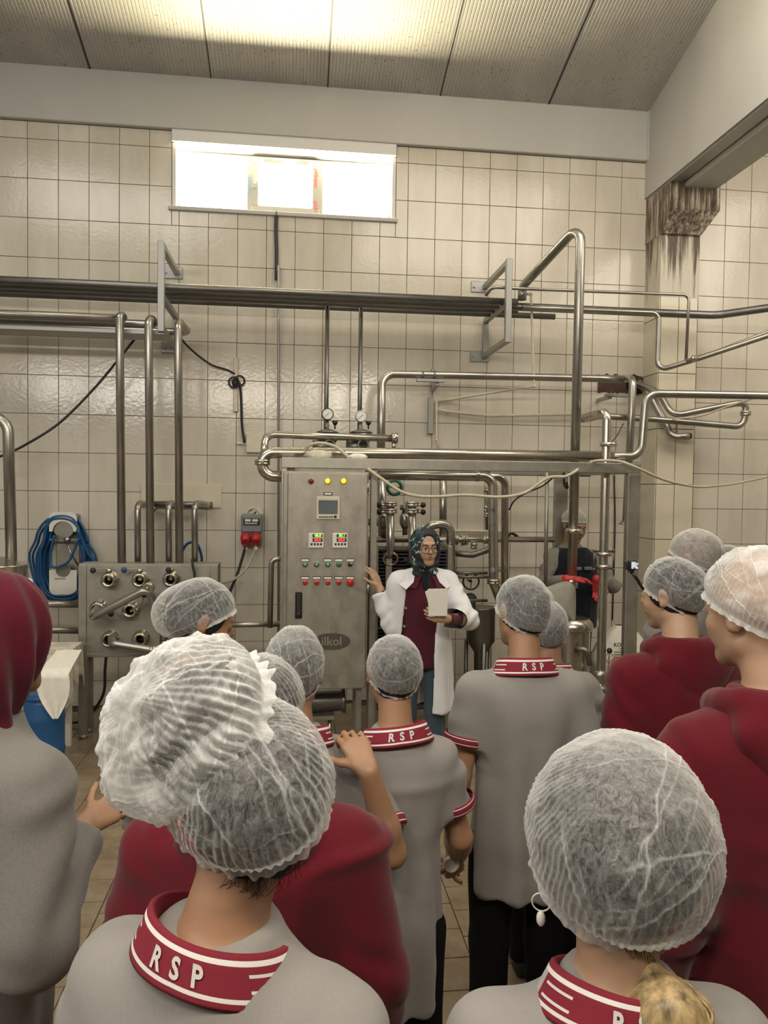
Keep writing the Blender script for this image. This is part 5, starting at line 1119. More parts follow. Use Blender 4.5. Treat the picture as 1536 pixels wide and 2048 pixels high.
def net_mat():
    m, t, b = nt('hairnet_fabric'); out = t.nodes['Material Output']; t.nodes.remove(b)
    df = t.nodes.new('ShaderNodeBsdfDiffuse'); tl = t.nodes.new('ShaderNodeBsdfTranslucent'); tr = t.nodes.new('ShaderNodeBsdfTransparent'); gl = t.nodes.new('ShaderNodeBsdfGlossy'); gl.inputs['Roughness'].default_value = .45
    for x in (df, tl): x.inputs[0].default_value = (.84, .85, .84, 1)
    a = t.nodes.new('ShaderNodeMixShader'); a.inputs[0].default_value = .3; L(t, df.outputs[0], a.inputs[1]); L(t, tl.outputs[0], a.inputs[2])
    a2 = t.nodes.new('ShaderNodeMixShader'); a2.inputs[0].default_value = .05; L(t, a.outputs[0], a2.inputs[1]); L(t, gl.outputs[0], a2.inputs[2])
    at = t.nodes.new('ShaderNodeAttribute'); at.attribute_name = 'dense'; n = noise(t, 95, 5, .85, dist=1.2, sc=(1, 1, .55)); lw = t.nodes.new('ShaderNodeLayerWeight'); lw.inputs[0].default_value = .38
    f = mth(t, 'ADD', mth(t, 'MULTIPLY', ramp(t, n, [(.38, (0, 0, 0)), (.68, (1, 1, 1))]), .30), .03)
    f = mth(t, 'ADD', f, mth(t, 'MULTIPLY', at.outputs['Fac'], .55)); f = mth(t, 'ADD', f, mth(t, 'MULTIPLY', mth(t, 'POWER', lw.outputs['Facing'], 1.7), .85))
    f = mth(t, 'MINIMUM', f, .97); mx = t.nodes.new('ShaderNodeMixShader'); L(t, f, mx.inputs[0]); L(t, tr.outputs[0], mx.inputs[1]); L(t, a2.outputs[0], mx.inputs[2]); L(t, mx.outputs[0], out.inputs[0]); return m
M['net'] = net_mat()
def collar_mat(name, base=(.20, .010, .025), bars=True):
    m, t, b = nt(name); uv = t.nodes.new('ShaderNodeUVMap'); sp = t.nodes.new('ShaderNodeSeparateXYZ'); L(t, uv.outputs[0], sp.inputs[0]); u, v = sp.outputs[0], sp.outputs[1]
    def band(x, c, w): return mth(t, 'LESS_THAN', mth(t, 'ABSOLUTE', mth(t, 'SUBTRACT', x, c)), w)
    col = mixc(t, mth(t, 'MAXIMUM', band(v, .17, .045), band(v, .80, .05)), base, (.72, .70, .67))
    if bars:
        uu = mth(t, 'ABSOLUTE', mth(t, 'SUBTRACT', u, .5))
        col = mixc(t, mth(t, 'MULTIPLY', band(uu, .225, .055), mth(t, 'MAXIMUM', band(v, .36, .028), band(v, .62, .028))), col, (.66, .64, .61))
        col = mixc(t, mth(t, 'MULTIPLY', mth(t, 'GREATER_THAN', uu, .30), band(v, .485, .27)), col, (.42, .41, .39))
    L(t, col, b.inputs['Base Color']); b.inputs['Roughness'].default_value = .85; bump(t, b, noise(t, 700, 2), .4, .0008); return m
M['collar'] = collar_mat('striped_rib_collar'); M['cuff'] = collar_mat('striped_rib_cuff', bars=False); M['collar_letter'] = plain('pale_letter_yarn', (.60, .57, .55), .9)
# ------------------------------------------------------------------ person builder
def cloth_out(S, name, mat, root, amp=.004, seed=0, freq=(9, 9, 4), Tf=None, rl=2, ridgeamp=.0, disp=None):
    P, Fq = S.mesh(); P = relax(P, Fq, rl); N = vnormals(P, Fq)
    if amp: 
        w = P+.04*np.stack([vnoise(P*6+7, seed+9), vnoise(P*6+3, seed+8), vnoise(P*6+1, seed+7)], 1)
        d = amp*(vnoise(w*V3(*freq), seed)+.5*vnoise(w*V3(*freq)*2.1+5, seed+1))
        if ridgeamp: d = d+ridgeamp*ridge(w*V3(*freq)*.8+11, seed+2, .22)
        P = P+N*d[:, None]
    if disp is not None: P = P+N*disp(P)[:, None]
    if Tf is not None: P = Tf(P)
    return mesh_obj(name, P, Fq, M[mat], root, local=True)
def person(label, hc, h, yaw=0.0, head=(0, 0, 0), group=None, top='polo', skin='skin', w=1.0, hem=.44, arms=None, cap=None, hair='hair', res=.0075, collar=True, lean=(0, 0), trousers='trouser', seed=0, hs=None, sleeve=.62, ears=True, face=False, torso_yaw=0, extra=None, legs=True, hairfill=.92, nbz=.835, ctilt=0.0, long_sleeve=False, bulk=1.0, name='person'):
    """hc: world head centre. Facing +Y at yaw 0 (towards the wall). lean=(dx,dy) head offset from the hips in local frame"""
    hs = hs or h/1.68*(1 if h > 1.55 else 1.04); cy_, sy_ = math.cos(yaw), math.sin(yaw); Rw = np.array([[cy_, -sy_, 0], [sy_, cy_, 0], [0, 0, 1]])
    off = Rw@V3(lean[0], lean[1]+.02*h, 0); base = V3(hc[0]-off[0], hc[1]-off[1], 0)
    root = thing(name, label, 'person', base, group, rotz=yaw)
    toL = lambda p: Rw.T@(np.asarray(p, float)-base)
    H = toL(hc); k = (H[2])/.932; h = k          # height from the head position
    Rh = rotm((0, 0, 1), head[0])@rotm((1, 0, 0), head[1])@rotm((0, 1, 0), head[2])
    sh = lambda z: V3(lean[0]*np.clip((z/h-.5)/.38, 0, 1.2)**1.0, lean[1]*np.clip((z/h-.5)/.38, 0, 1.2), 0)
    cap = dict(cap, rad=tuple(np.maximum(cap['rad'], (.087, .108, .104)))) if cap else None; nb = V3(0, -.012*h, nbz*h)+sh(.835*h); b_ = w
    SR = {}; 
    for e in (-1, 1): SR[e] = V3(e*.106*h*b_, -.006*h, .792*h)+sh(.79*h)
    A = {}
    L1, L2 = .172*h, .150*h
    for e in (-1, 1):
        spec = (arms or {}).get(e)
        if spec is None: spec = dict(wrist=SR[e]+V3(e*.035*h, .02*h, -.315*h), pole=(e*.5, -1, 0))
        Wt = np.asarray(spec['wrist'], float) if not spec.get('world') else toL(spec['wrist'])
        E_, Wt = limb(SR[e], Wt, L1, L2, spec.get('pole', (e*.5, -1, 0))); A[e] = (E_, Wt, spec)
    # ---- body: one continuous skin surface
    pts = [H, nb]+[a for e in A for a in A[e][:2]]+[SR[1], SR[-1]]
    lo = np.min(pts, 0)-.16; hi = np.max(pts, 0)+.16; lo[2] = min(lo[2], .5*h); lo[0] = min(lo[0], -.17*h); hi[0] = max(hi[0], .17*h); lo[1] = min(lo[1], -.13*h); hi[1] = max(hi[1], .13*h)
    S = SDF(lo, hi, res)
    S.col(np.array([.5, .56, .62, .70, .76, .80, .825, .84])*h, np.array([.082, .078, .074, .084, .086, .070, .044, .033])*h*b_, np.array([.058, .055, .052, .058, .056, .046, .036, .032])*h, cy=np.array([0, 0, 0, -.004, -.008, -.01, -.012, -.012])*h+np.array([sh(z*h)[1] for z in (.5, .56, .62, .7, .76, .8, .825, .84)]), cx=[sh(z*h)[0] for z in (.5, .56, .62, .7, .76, .8, .825, .84)], k=.03)
    neck_sdf(S, H, Rh, nb, hs*(.98 if w <= 1 else 1.08)); head_sdf(S, H, Rh, hs, ears=ears, face=face)
    for e in (-1, 1):
        E_, Wt, sp = A[e]; S.cap(SR[e]+V3(-e*.006*h, 0, -.016*h), E_, .025*h, .0225*h, k=.02); S.cap(E_, E_+(Wt-E_)*.35, .0235*h, .0245*h, k=.012); S.cap(E_+(Wt-E_)*.3, Wt, .0245*h, .0165*h, k=.012)
        if not sp.get('nohand'):
            d = nrm(sp.get('d', Wt-E_)); n = np.asarray(sp.get('n', (-e, 0, 0)), float); th = np.asarray(sp.get('th', (0, 1, 0)), float)
            sp['out'] = hand(S, Wt+d*.005, d, n, th, sp.get('sc', h/1.72), sp.get('curl', (.3, .4, .3)), sp.get('spread', 0), tcurl=sp.get('tcurl', .3))
    P, Fq = S.mesh(); P = relax(P, Fq, 1, .35); body = mesh_obj('body', P, Fq, M[skin], root, local=True)
    # ---- garment on the torso
    loose = {'polo': .012, 'hoodie': .024, 'sweat': .024, 'vest': .02, 'coat': .02}[top]*bulk
    r2 = max(res, .009); tz = np.array([hem, .50, .56, .63, .70, .755, .79, .812, .832, .846 if top != 'hoodie' else .85])*h
    lo2 = np.array([min(-.2*h, A[-1][0][0]-.1, A[1][0][0]-.1, A[-1][1][0]-.1), min(-.2*h, A[1][0][1]-.1, A[-1][0][1]-.1), hem*h-.04]); hi2 = np.array([max(.2*h, A[1][0][0]+.1, A[-1][0][0]+.1, A[1][1][0]+.1), max(.2*h, A[1][0][1]+.1, A[-1][0][1]+.1), .9*h])
    if long_sleeve:
        for e in (-1, 1):
            lo2 = np.minimum(lo2, A[e][1]-.08); hi2 = np.maximum(hi2, A[e][1]+.08)
    G = SDF(lo2, hi2, r2)
    cxs = [sh(z)[0] for z in tz]; cys = np.array([0, 0, 0, 0, -.004, -.008, -.01, -.011, -.012, -.012])*h+np.array([sh(z)[1] for z in tz])
    G.col(tz, (np.array([.096, .099, .094, .091, .096, .099, .092, .072, .044, .036])*h)*b_+loose*.8, np.array([.070, .073, .070, .066, .068, .064, .056, .048, .042, .040])*h+loose*.8, cy=cys, cx=cxs, k=.03)
    for e in (-1, 1):
        E_, Wt, sp = A[e]; rs = (.031*h+loose)*(.94 if top == 'coat' else 1)
        G.cap(V3(nb[0]+e*.030*h, nb[1], .812*h), SR[e]+V3(-e*.01*h, 0, -.006*h-loose*.3), .016*h+loose*.3, .022*h+loose*.5, k=.05)
        if long_sleeve:
            G.cap(SR[e]+V3(-e*.006*h, 0, -.006*h-loose*.8), E_, rs*.93, rs*.92, k=.055); G.cap(E_, E_+(Wt-E_)*.93, rs*.9, rs*.62, k=.02, cut=1.0)
        else: G.cap(SR[e]+V3(-e*.004*h, 0, -.005*h-loose*.7), SR[e]+(E_-SR[e])*sleeve*1.4, rs*.96, rs*1.08, k=.05, cut=1/1.4)
    sn = {'polo': 'polo_shirt', 'hoodie': 'hoodie', 'sweat': 'sweatshirt', 'vest': 'sweater', 'coat': 'tunic'}[top]; smt = {'polo': 'polo', 'hoodie': 'maroon', 'sweat': 'sweat', 'vest': 'greyknit', 'coat': 'tunic'}[top]
    def fold(P):
        q = P+.05*np.stack([vnoise(P*4+7, seed+9), vnoise(P*4+3, seed+8), vnoise(P*4+1, seed+7)], 1); lowz = np.clip((.74*h-P[:, 2])/(.25*h), 0, 1); an = np.arctan2(P[:, 0]-nb[0], P[:, 1]-nb[1])
        d = .012*lowz*np.sin(an*7+2.5*vnoise(P*V3(3, 3, 2), seed+12)+seed)*(.6+.4*vnoise(P*2.5, seed+13))
        out = np.clip((np.abs(P[:, 0]-nb[0])-.095*h)/(.03*h), 0, 1)
        d = d*(1-out)+out*.0075*np.sin(P[:, 2]*62+30*P[:, 0]-22*P[:, 1]+4.2*vnoise(P*7, seed+14))*np.clip(.35+.8*vnoise(P*5, seed+15), 0, 1)
        d = d+.009*ridge(q*V3(4.5, 4.5, 9)+3, seed+16, .2)*np.clip(vnoise(P*3.3, seed+17)+.25, 0, 1)*(1.5 if top != 'polo' else 1)
        return d*(1.0 if top == 'polo' else 1.15)
    shirt = cloth_out(G, sn, smt, root, amp=.003 if top == 'polo' else .0055, seed=seed, freq=(8, 8, 3.4), ridgeamp=.002, disp=fold if top != 'coat' else None)
    if not long_sleeve:
        for e in (-1, 1):
            E_, Wt, sp = A[e]; a = SR[e]+(E_-SR[e])*sleeve; d = nrm(E_-SR[e]); uu, vv = perp(d); rs = (.031*h+loose)*1.05; n = 28; V = []; U = []
            for j, (t_, q) in enumerate(((-.026, .99), (-.024, 1.04), (-.012, 1.05), (0, 1.05), (.003, 1.0), (.002, .85))):
                for i in range(n+1): an = 2*math.pi*i/n; V.append(a+d*t_+(uu*math.cos(an)+vv*math.sin(an))*rs*q); U.append((i/n, [0, .05, .5, .95, 1, 1][j]))
            Fc = [(j*(n+1)+i, j*(n+1)+i+1, (j+1)*(n+1)+i+1, (j+1)*(n+1)+i) for j in range(5) for i in range(n)]; mesh_obj('sleeve_cuff', V, Fc, M['cuff'], shirt, uv=U, local=True)
    # ---- collar
    if collar:
        n = 72; c0 = nb+V3(0, .004, .006); rn = .0425*h*(.98 if w <= 1 else 1.1); V = []; U = []; a0 = math.radians(30)
        profl = ((.001, .004, 0.0), (.003, .024, .0), (.006, .027, 0.02), (.010, .024, .08), (.016, .008, .34), (.023, -.010, .66), (.028, -.022, .94), (.0285, -.026, 1.0), (.025, -.0255, 1.0))
        an_ = np.linspace(math.pi/2+a0, math.pi/2+2*math.pi-a0, n+1)
        def cpt(an, dr, dz):
            fr = (1+math.sin(an))/2; sx = rn*1.12; sy = rn*1.02; return c0+V3((sx+dr*(1.25))*math.cos(an), (sy+dr)*math.sin(an)-.0, dz*.9*(h/1.55)-.030*fr**1.5-.004+.012*(1-fr)-.25*max(0, dr-.008)*abs(math.cos(an))+ctilt*sx*math.cos(an))
        for i, an in enumerate(an_):
            for dr, dz, v_ in profl: V.append(cpt(an, dr, dz)); U.append((i/n, v_))
        m_ = len(profl); Fc = [(i*m_+j, (i+1)*m_+j, (i+1)*m_+j+1, i*m_+j+1) for i in range(n) for j in range(m_-1)]
        co_ = mesh_obj('collar', V, Fc, M['collar'], root, uv=U, local=True)
        TV, TF = text_mesh('R  S  P', .027, .0009); import bmesh as _b
        bm = _b.new(); vs = [bm.verts.new(v) for v in TV]
        for f in TF:
            try: bm.faces.new([vs[i] for i in f])
            except ValueError: pass
        _b.ops.triangulate(bm, faces=bm.faces); _b.ops.subdivide_edges(bm, edges=bm.edges, cuts=2, use_grid_fill=True); TV = np.array([v.co[:] for v in bm.verts]); TF = [tuple(l.index for l in f.verts) for f in bm.faces if (f.verts[0].index or 1)+1]; bm.verts.index_update(); TF = [tuple(v.index for v in f.verts) for f in bm.faces]; bm.free()
        Pv = []
        for x, y, z in TV:
            an = math.pi*1.5+x/(rn*1.32+.016); v_ = .485-y/.052; dr = float(np.interp(v_, [.08, .34, .66, .94], [.010, .016, .023, .028])); dz = float(np.interp(v_, [.08, .34, .66, .94], [.024, .008, -.010, -.022])); p = cpt(an, dr+.0022, dz+.0008); Pv.append(p)
        mesh_obj('lettering', Pv, TF, M['collar_letter'], co_, smooth=False, local=True)
    if top == 'hoodie':
        # folded hood lying on the upper back
        Hd = SDF(nb+V3(-.20*h, -.16*h, -.17*h), nb+V3(.20*h, .16*h, .09*h), r2)
        for a_ in np.linspace(-.15, math.pi+.15, 12):
            pass
        ring = [nb+V3(.060*h*math.cos(t), .052*h*math.sin(t)+.004*h, (.006 if math.sin(t) < 0 else -.018*math.sin(t))*h) for t in np.linspace(0, 2*math.pi, 17)]
        for a_, b2 in zip(ring[:-1], ring[1:]): Hd.cap(a_, b2, .0155*h, k=.02)
        Hd.ell(nb+V3(0, -.042*h, -.028*h), V3(.084, .026, .038)*h, .03); Hd.ell(nb+V3(0, -.046*h, -.062*h), V3(.062, .024, .052)*h, .045); Hd.cap(nb+V3(-.055*h, -.03*h, -.02*h), nb+V3(0, -.05*h, -.105*h), .02*h, .016*h, k=.03); Hd.cap(nb+V3(.055*h, -.03*h, -.02*h), nb+V3(0, -.05*h, -.105*h), .02*h, .016*h, k=.03)
        Hd.cap(nb+V3(0, 0, .1*h), nb+V3(0, .004*h, -.1*h), .040*h, k=.012, sub=True)
        cloth_out(Hd, 'hood', 'maroon', shirt, amp=.005, seed=seed+3, freq=(8, 8, 8), ridgeamp=.004)
    # ---- trousers and shoes
    if legs:
        Tz = SDF((-.19*h, -.14*h, .02*h), (.19*h, .16*h, .56*h), .011)
        Tz.col(np.array([.46, .50, .545])*h, np.array([.088, .09, .084])*h*b_, np.array([.066, .068, .06])*h, k=.04)
        for e in (-1, 1):
            Tz.cap((e*.052*h, 0, .47*h), (e*.056*h, .008*h, .28*h), .050*h, .038*h, k=.02); Tz.cap((e*.056*h, .008*h, .28*h), (e*.060*h, -.008*h, .04*h), .038*h, .034*h, k=.02, cut=1.0)
        cloth_out(Tz, 'trousers', trousers, root, amp=.004, seed=seed+5, freq=(9, 9, 5), ridgeamp=.003)
        for e in (-1, 1):
            Sh = SDF((e*.060*h-.06, -.09, -.01), (e*.060*h+.06, .2, .11), .008); Sh.cap((e*.060*h, -.03, .035), (e*.064*h, .13, .03), .037, .033, k=.02); Sh.cap((e*.060*h, -.02, .05), (e*.060*h, -.02, .09), .036, k=.02)
            Sh.put(lambda X, Y, Z: 0*X+0*Y+(Z-.002)*1.0, (-9, -9, -9), (9, 9, 9), .004, sub=True); cloth_out(Sh, 'shoe', 'shoe', root, amp=0)
    # ---- hair and cap
    if hair:
        Hr = SDF(H-.19*hs-.02, H+.19*hs+.02, .008); T = lambda x, y, z: H+Rh@(V3(x, y, z)*hs)
        cr = np.array(cap['rad']) if cap else V3(.088, .108, .108)
        hr_ = np.maximum(cr*hairfill-.002, V3(.0800, .1000, .0975)); hr_ = np.minimum(hr_, cr-.004)
        Hr.ell(T(0, -.014, .024), hr_*hs, .02, Rh); Hr.ell(T(0, -.040, -.018), V3(.056, .056, .050)*hs, .03, Rh)
        if cap and cap.get('puff', 0) > .008: pdv = nrm(cap.get('pd', (0, -1, -.4))); Hr.ell(T(*(V3(0, -.014, .024)+pdv*cap['puff']*.55)), hr_*.95*hs, .02, Rh)
        Hr.put(lambda X, Y, Z: (-(Rh[0, 1]*(X-H[0])+Rh[1, 1]*(Y-H[1])+Rh[2, 1]*(Z-H[2]))+.052*hs) if 1 else 0, H-9, H+9, .01, sub=True) if 0 else None
        Hr.cap(T(0, .115, -.02), T(0, .10, -.06), .075*hs, k=.02, sub=True)
        for e in (-1, 1): Hr.ell(T(e*.088, .0, -.012), V3(.022, .030, .042)*hs, .01, Rh, sub=True)
        cloth_out(Hr, 'hair', hair, root, amp=.002, seed=seed+4, freq=(40, 40, 14), rl=1)
    if cap is not None:
        P, Fc, dn = cap_mesh(H, Rh, hs, seed=seed, **cap); nco = mesh_obj('hair_net', P, Fc, M['net'], root, local=True, attrs={'dense': dn})
    if extra: extra(dict(root=root, H=H, Rh=Rh, h=h, hs=hs, nb=nb, A=A, SR=SR, toL=toL, shirt=shirt, sh=sh, body=body, Rw=Rw, base=base))
    return root
POLO = 'students in grey polo shirts'; RED = 'students in maroon hoodies'
# student A front left: two nets (one over her bun)
def exA(c):
    H, Rh, hs, root = c['H'], c['Rh'], c['hs'], c['root']
    bc = c['toL'](D(398, 1450, .955)); Bn = SDF(bc-.12, bc+.12, .007); Bn.ell(bc, V3(.078, .062, .072), .02); Bn.ell(bc+V3(.03, 0, -.05), V3(.05, .05, .05), .03); cloth_out(Bn, 'hair_bun', 'hair', root, amp=.008, seed=4, freq=(26, 26, 26))
    R2 = rotm((0, 1, 0), -.70)@rotm((1, 0, 0), .5)
    P, Fc, dn = cap_mesh(bc, R2, 1.0, rad=(.108, .098, .105), tilt=.40, tmax=1.72, puff=.022, pd=(-1, -.6, -.5), pleat=(52, .005), wr=.0085, seed=21, na=360, nt_=180, ruffle=.018, cen=(0, 0, 0), asym=1.0)
    mesh_obj('hair_net', P, Fc, M['net'], root, local=True, attrs={'dense': np.clip(dn*1.3+.10, 0, 1)})
    # stray nape curls
    b = MB(); rnd = random.Random(3); T = lambda x, y, z: H+Rh@(V3(x, y, z)*hs)
    for i in range(70):
        x = rnd.uniform(-.058, .055); y = -math.sqrt(max(.0, .062**2-(x*.9)**2))-.028; z0_ = rnd.uniform(-.075, -.05); l = rnd.uniform(.012, .040); s_ = rnd.uniform(-1, 1)*.012
        b.curve([T(x, y-.002, z0_), T(x+s_*.5, y-.0035+.004, z0_-l*.5), T(x+s_*1.6, y+.004+.006, z0_-l)], .00035, n=3, sub=3)
    Hn = SDF(H-.2, H+.2, .006); Hn.ell(T(0, -.052, -.068), V3(.060, .032, .026)*hs, .02, Rh); cloth_out(Hn, 'nape_hair', 'hair', root, amp=.004, seed=9, freq=(50, 50, 20))
    b.build('hair_strand', M['hair'], root, local=True)['kind'] = 'stuff'
person('student front left in grey polo with two white hairnets, one over the bun', D(486, 1588, .97), 1.6, yaw=-.50, ctilt=-.20, head=(1.02, .04, -.06), skin='skin', cap=dict(rad=(.106, .120, .112), rollx=-.42, tilt=.42, tmax=1.76, puff=.014, pleat=(64, .0028), wr=.0035, na=360, nt_=180, ruffle=.012), res=.0055, seed=11, hem=.42, extra=exA, lean=(-.01, .03), w=.94, group=POLO)
# student 14 front right: blond ponytail
def ex14(c):
    H, Rh, hs, root = c['H'], c['Rh'], c['hs'], c['root']; rnd = random.Random(5); T = lambda x, y, z: H+Rh@(V3(x, y, z)*hs)
    tie = c['toL'](D(1296, 1935, .93)); end = c['toL'](D(1318, 2070, .885)); b = MB()
    for i in range(230):
        a = rnd.uniform(0, 6.283); r = rnd.uniform(.2, 1)**.5; o = V3(math.cos(a), .7*math.sin(a), 0)*r; k = rnd.uniform(-.006, .006)
        b.curve([tie+o*.012, tie*.7+end*.3+o*.043+V3(.008+k, -.008, 0), tie*.35+end*.65+o*.050+V3(.012+k, -.012, k), end+o*.026+V3(k*2, 0, -.02+k)], .0021, n=4, sub=4)
    b.build('ponytail', M['blond'], root, local=True)['kind'] = 'stuff'
    Bn = SDF(tie-.14, tie+.14, .006); Bn.cap(tie, tie*.35+end*.65+V3(.010, -.006, 0), 0.016, .043, k=.02); Bn.cap(tie*.35+end*.65+V3(.010, -.006, 0), end, .043, .034, k=.02); cloth_out(Bn, 'ponytail_core', 'blond', root, amp=.003, seed=2, freq=(45, 45, 5), rl=3)
    b = MB()
    for i in range(260):
        f = rnd.random(); x = -.072+.100*f; y = -math.sqrt(max(.0002, .075**2-(x*.95)**2))-.012; z = -.060-.012*rnd.random(); g = rnd.random()
        p0 = T(x, y-.004, z+.02); p2 = tie+V3(rnd.uniform(-.01, .01), rnd.uniform(-.008, .008), rnd.uniform(-.006, .010)); pm = (p0+p2)/2+V3(-.006, -.008+.01*g, -.010*(1-f)-.008*g); b.curve([p0, pm, p2], .0009, n=3, sub=5)
    b.build('gathered_hair', M['blond'], root, local=True)['kind'] = 'stuff'
    bc = c['toL'](D(1262, 1868, .965)); B2 = SDF(bc-.09, bc+.09, .006); B2.ell(bc, V3(.052, .022, .034), .01, rotm((0, 1, 0), .25)); cloth_out(B2, 'bun_under_net', 'blond', root, amp=.003, seed=6, freq=(40, 40, 8))
    e = c['toL'](D(1082, 1822, 1.0)); b = MB(); b.torus(e+V3(0, 0, .012), (.3, 1, 0), .012, .0011, 24, 6); b.ball(e+V3(0, 0, -.010), .0062, 14, (1, 1, 1.7)); b.build('earring', M['pearl'], root, local=True)
person('student front right in grey polo with blonde ponytail under a white hairnet', D(1230, 1698, 1.0), 1.55, yaw=-.10, ctilt=-.2, head=(-.10, -.16, .12), cap=dict(rad=(.124, .135, .136), tilt=.62, tmax=1.98, puff=.016, pd=(.1, -1, -.4), pleat=(80, .0024), wr=.0035, na=360, nt_=180, ruffle=.007), res=.0055, seed=31, skin='skin_pale', extra=ex14, lean=(.075, .03), w=.95, nbz=.83, group=POLO)
# B maroon back between
person('student in maroon hoodie half hidden behind the two-netted student', D(516, 1432, 1.50), 1.58, yaw=-.10, head=(-.6, -.15, .1), top='hoodie', collar=False, cap=dict(rad=(.092, .110, .110), tilt=.45, puff=.008, pleat=(44, .006), wr=.002), seed=41, w=1.12, bulk=1.15, long_sleeve=True, hem=.46, group=RED)
# 6: arm on the neighbour's shoulder
hw6 = D(738, 1545, 1.83)
def ex6(c):
    pass
person('student in grey polo resting a hand on the next student\'s shoulder', D(588, 1346, 2.0), 1.55, yaw=.12, head=(-.25, -.1, .05), cap=dict(rad=(.087, .106, .118), tilt=.55, tmax=1.95, puff=.012, pleat=(40, .0018), wr=.0025), seed=51, w=.94, hs=.90, arms={1: dict(wrist=hw6, world=True, pole=(.35, -.6, -1), d=(-.28, .62, .62), n=(.1, .75, -.6), th=(-1, -.1, -.3), curl=(.5, .9, .6), sc=.95, spread=.04)}, group=POLO, sleeve=.80, res=.0055)
# 7: small student RSP, bottle in hand
person('smaller student in long grey polo with tilted lettered collar, holding a bottle', D(786, 1348, 2.08), 1.5, yaw=.06, head=(.05, -.05, .04), cap=dict(rad=(.082, .100, .104), tilt=.5, tmax=1.86, puff=.004, pleat=(40, .0016), wr=.0025), seed=61, w=.80, hs=.86, ctilt=.12, hem=.345, arms={1: dict(wrist=D(912, 1716, 2.29), world=True, pole=(.05, -1, -.2), d=(.1, .5, -.8), n=(-.3, 1, .3), th=(-1, .2, 0), curl=(.9, .9, .6))}, group=POLO, res=.0065)
p = D(925, 1698, 2.30); q = D(903, 1728, 2.19); M['bottle'] = plain('teal_bottle', (.03, .14, .19), .25)
t = thing('bottle', 'teal bottle with a white cap held by the smaller student', 'bottle', q-V3(0, 0, .05)); a = nrm(p-q)
b = MB(); b.prof(q+a*.01, p, [(0, .020), (.012, .025), (.09, .025), (.11, .020), (.112, .001)], n=24); b.build('bottle_body', M['bottle'], t); b = MB(); b.prof(q-a*.014, p, [(0, .018), (.004, .0215), (.022, .0225), (.03, .020)], n=28); b.build('cap', M['white'], t)
# 8: tall in centre right
person('tall student in grey polo with straight lettered collar, centre right', D(1042, 1226, 2.45), 1.62, yaw=.0, head=(.30, -.10, .10), cap=dict(rad=(.090, .107, .110), tilt=.55, tmax=1.93, puff=.016, pd=(.4, -1, -.6), pleat=(46, .0016), wr=.003), seed=71, w=.93, hs=.93, hem=.395, group=POLO, res=.0065)
person('student in grey polo mostly hidden behind the tall student, near the steel can', D(1096, 1262, 3.0), 1.45, yaw=-.1, head=(-.2, -.15, 0), cap=dict(rad=(.086, .106, .112), tilt=.6, tmax=1.98, puff=.016, pleat=(40, .0015), wr=.0025, na=120, nt_=70), seed=81, w=1.0, hem=.44, group=POLO)
# 4: grey sweatshirt turned right
person('student in grey polo sweatshirt turned right beside the valve panel', D(405, 1240, 2.35), 1.6, yaw=-.55, head=(-.75, -.30, .0), top='sweat', long_sleeve=True, cap=dict(rad=(.088, .118, .112), tilt=.75, tmax=1.92, puff=.030, pd=(0, -1, -.6), pleat=(40, .0015), wr=.002), seed=91, w=.98, hem=.46, skin='skin_tan', face=True, res=.006)
# 10, 11, 12, 13
person('student in maroon hoodie looking left, standing right of the steel frame post', D(1343, 1190, 2.55), 1.66, yaw=.15, head=(.48, -.08, -.06), top='hoodie', collar=False, long_sleeve=True, cap=dict(rad=(.083, .109, .106), tilt=.52, tmax=1.90, puff=.018, pd=(0, -1, -.8), pleat=(46, .0022), wr=.0035), seed=101, w=1.04, hem=.46, skin='skin_pale', group=RED, face=True, res=.006)
def ex11(c): pass
person('shaved-headed student in grey behind the maroon hoodies', D(1386, 1118, 3.25), 1.75, yaw=.2, head=(.5, -.05, -.05), top='sweat', collar=False, long_sleeve=True, hair='hairgrey', cap=dict(rad=(.086, .110, .104), tilt=.45, tmax=1.80, puff=.004, pleat=(40, .0025), wr=.002, na=140, nt_=80), seed=111, w=1.0, hem=.46, skin='skin_pale', face=True)
person('rearmost student in grey at the right wall, only the netted crown showing', D(1450, 1140, 3.8), 1.7, yaw=.1, head=(.4, 0, 0), top='sweat', collar=False, long_sleeve=True, cap=dict(rad=(.086, .108, .104), tilt=.5, pleat=(40, .002), wr=.002, na=120, nt_=60), seed=121, hem=.46)
person('student in maroon hoodie at the right edge, face turned left, near the camera', D(1512, 1225, 1.60), 1.78, yaw=.15, head=(.20, -.04, -.03), top='hoodie', collar=False, long_sleeve=True, hair=None, cap=dict(rad=(.092, .120, .112), tilt=.40, tmax=1.76, puff=.015, pleat=(60, .0025), wr=.003, na=300, nt_=150, asym=2.6), seed=131, w=.96, bulk=.95, hem=.47, skin='skin_pale', group=RED, face=True, res=.0055)
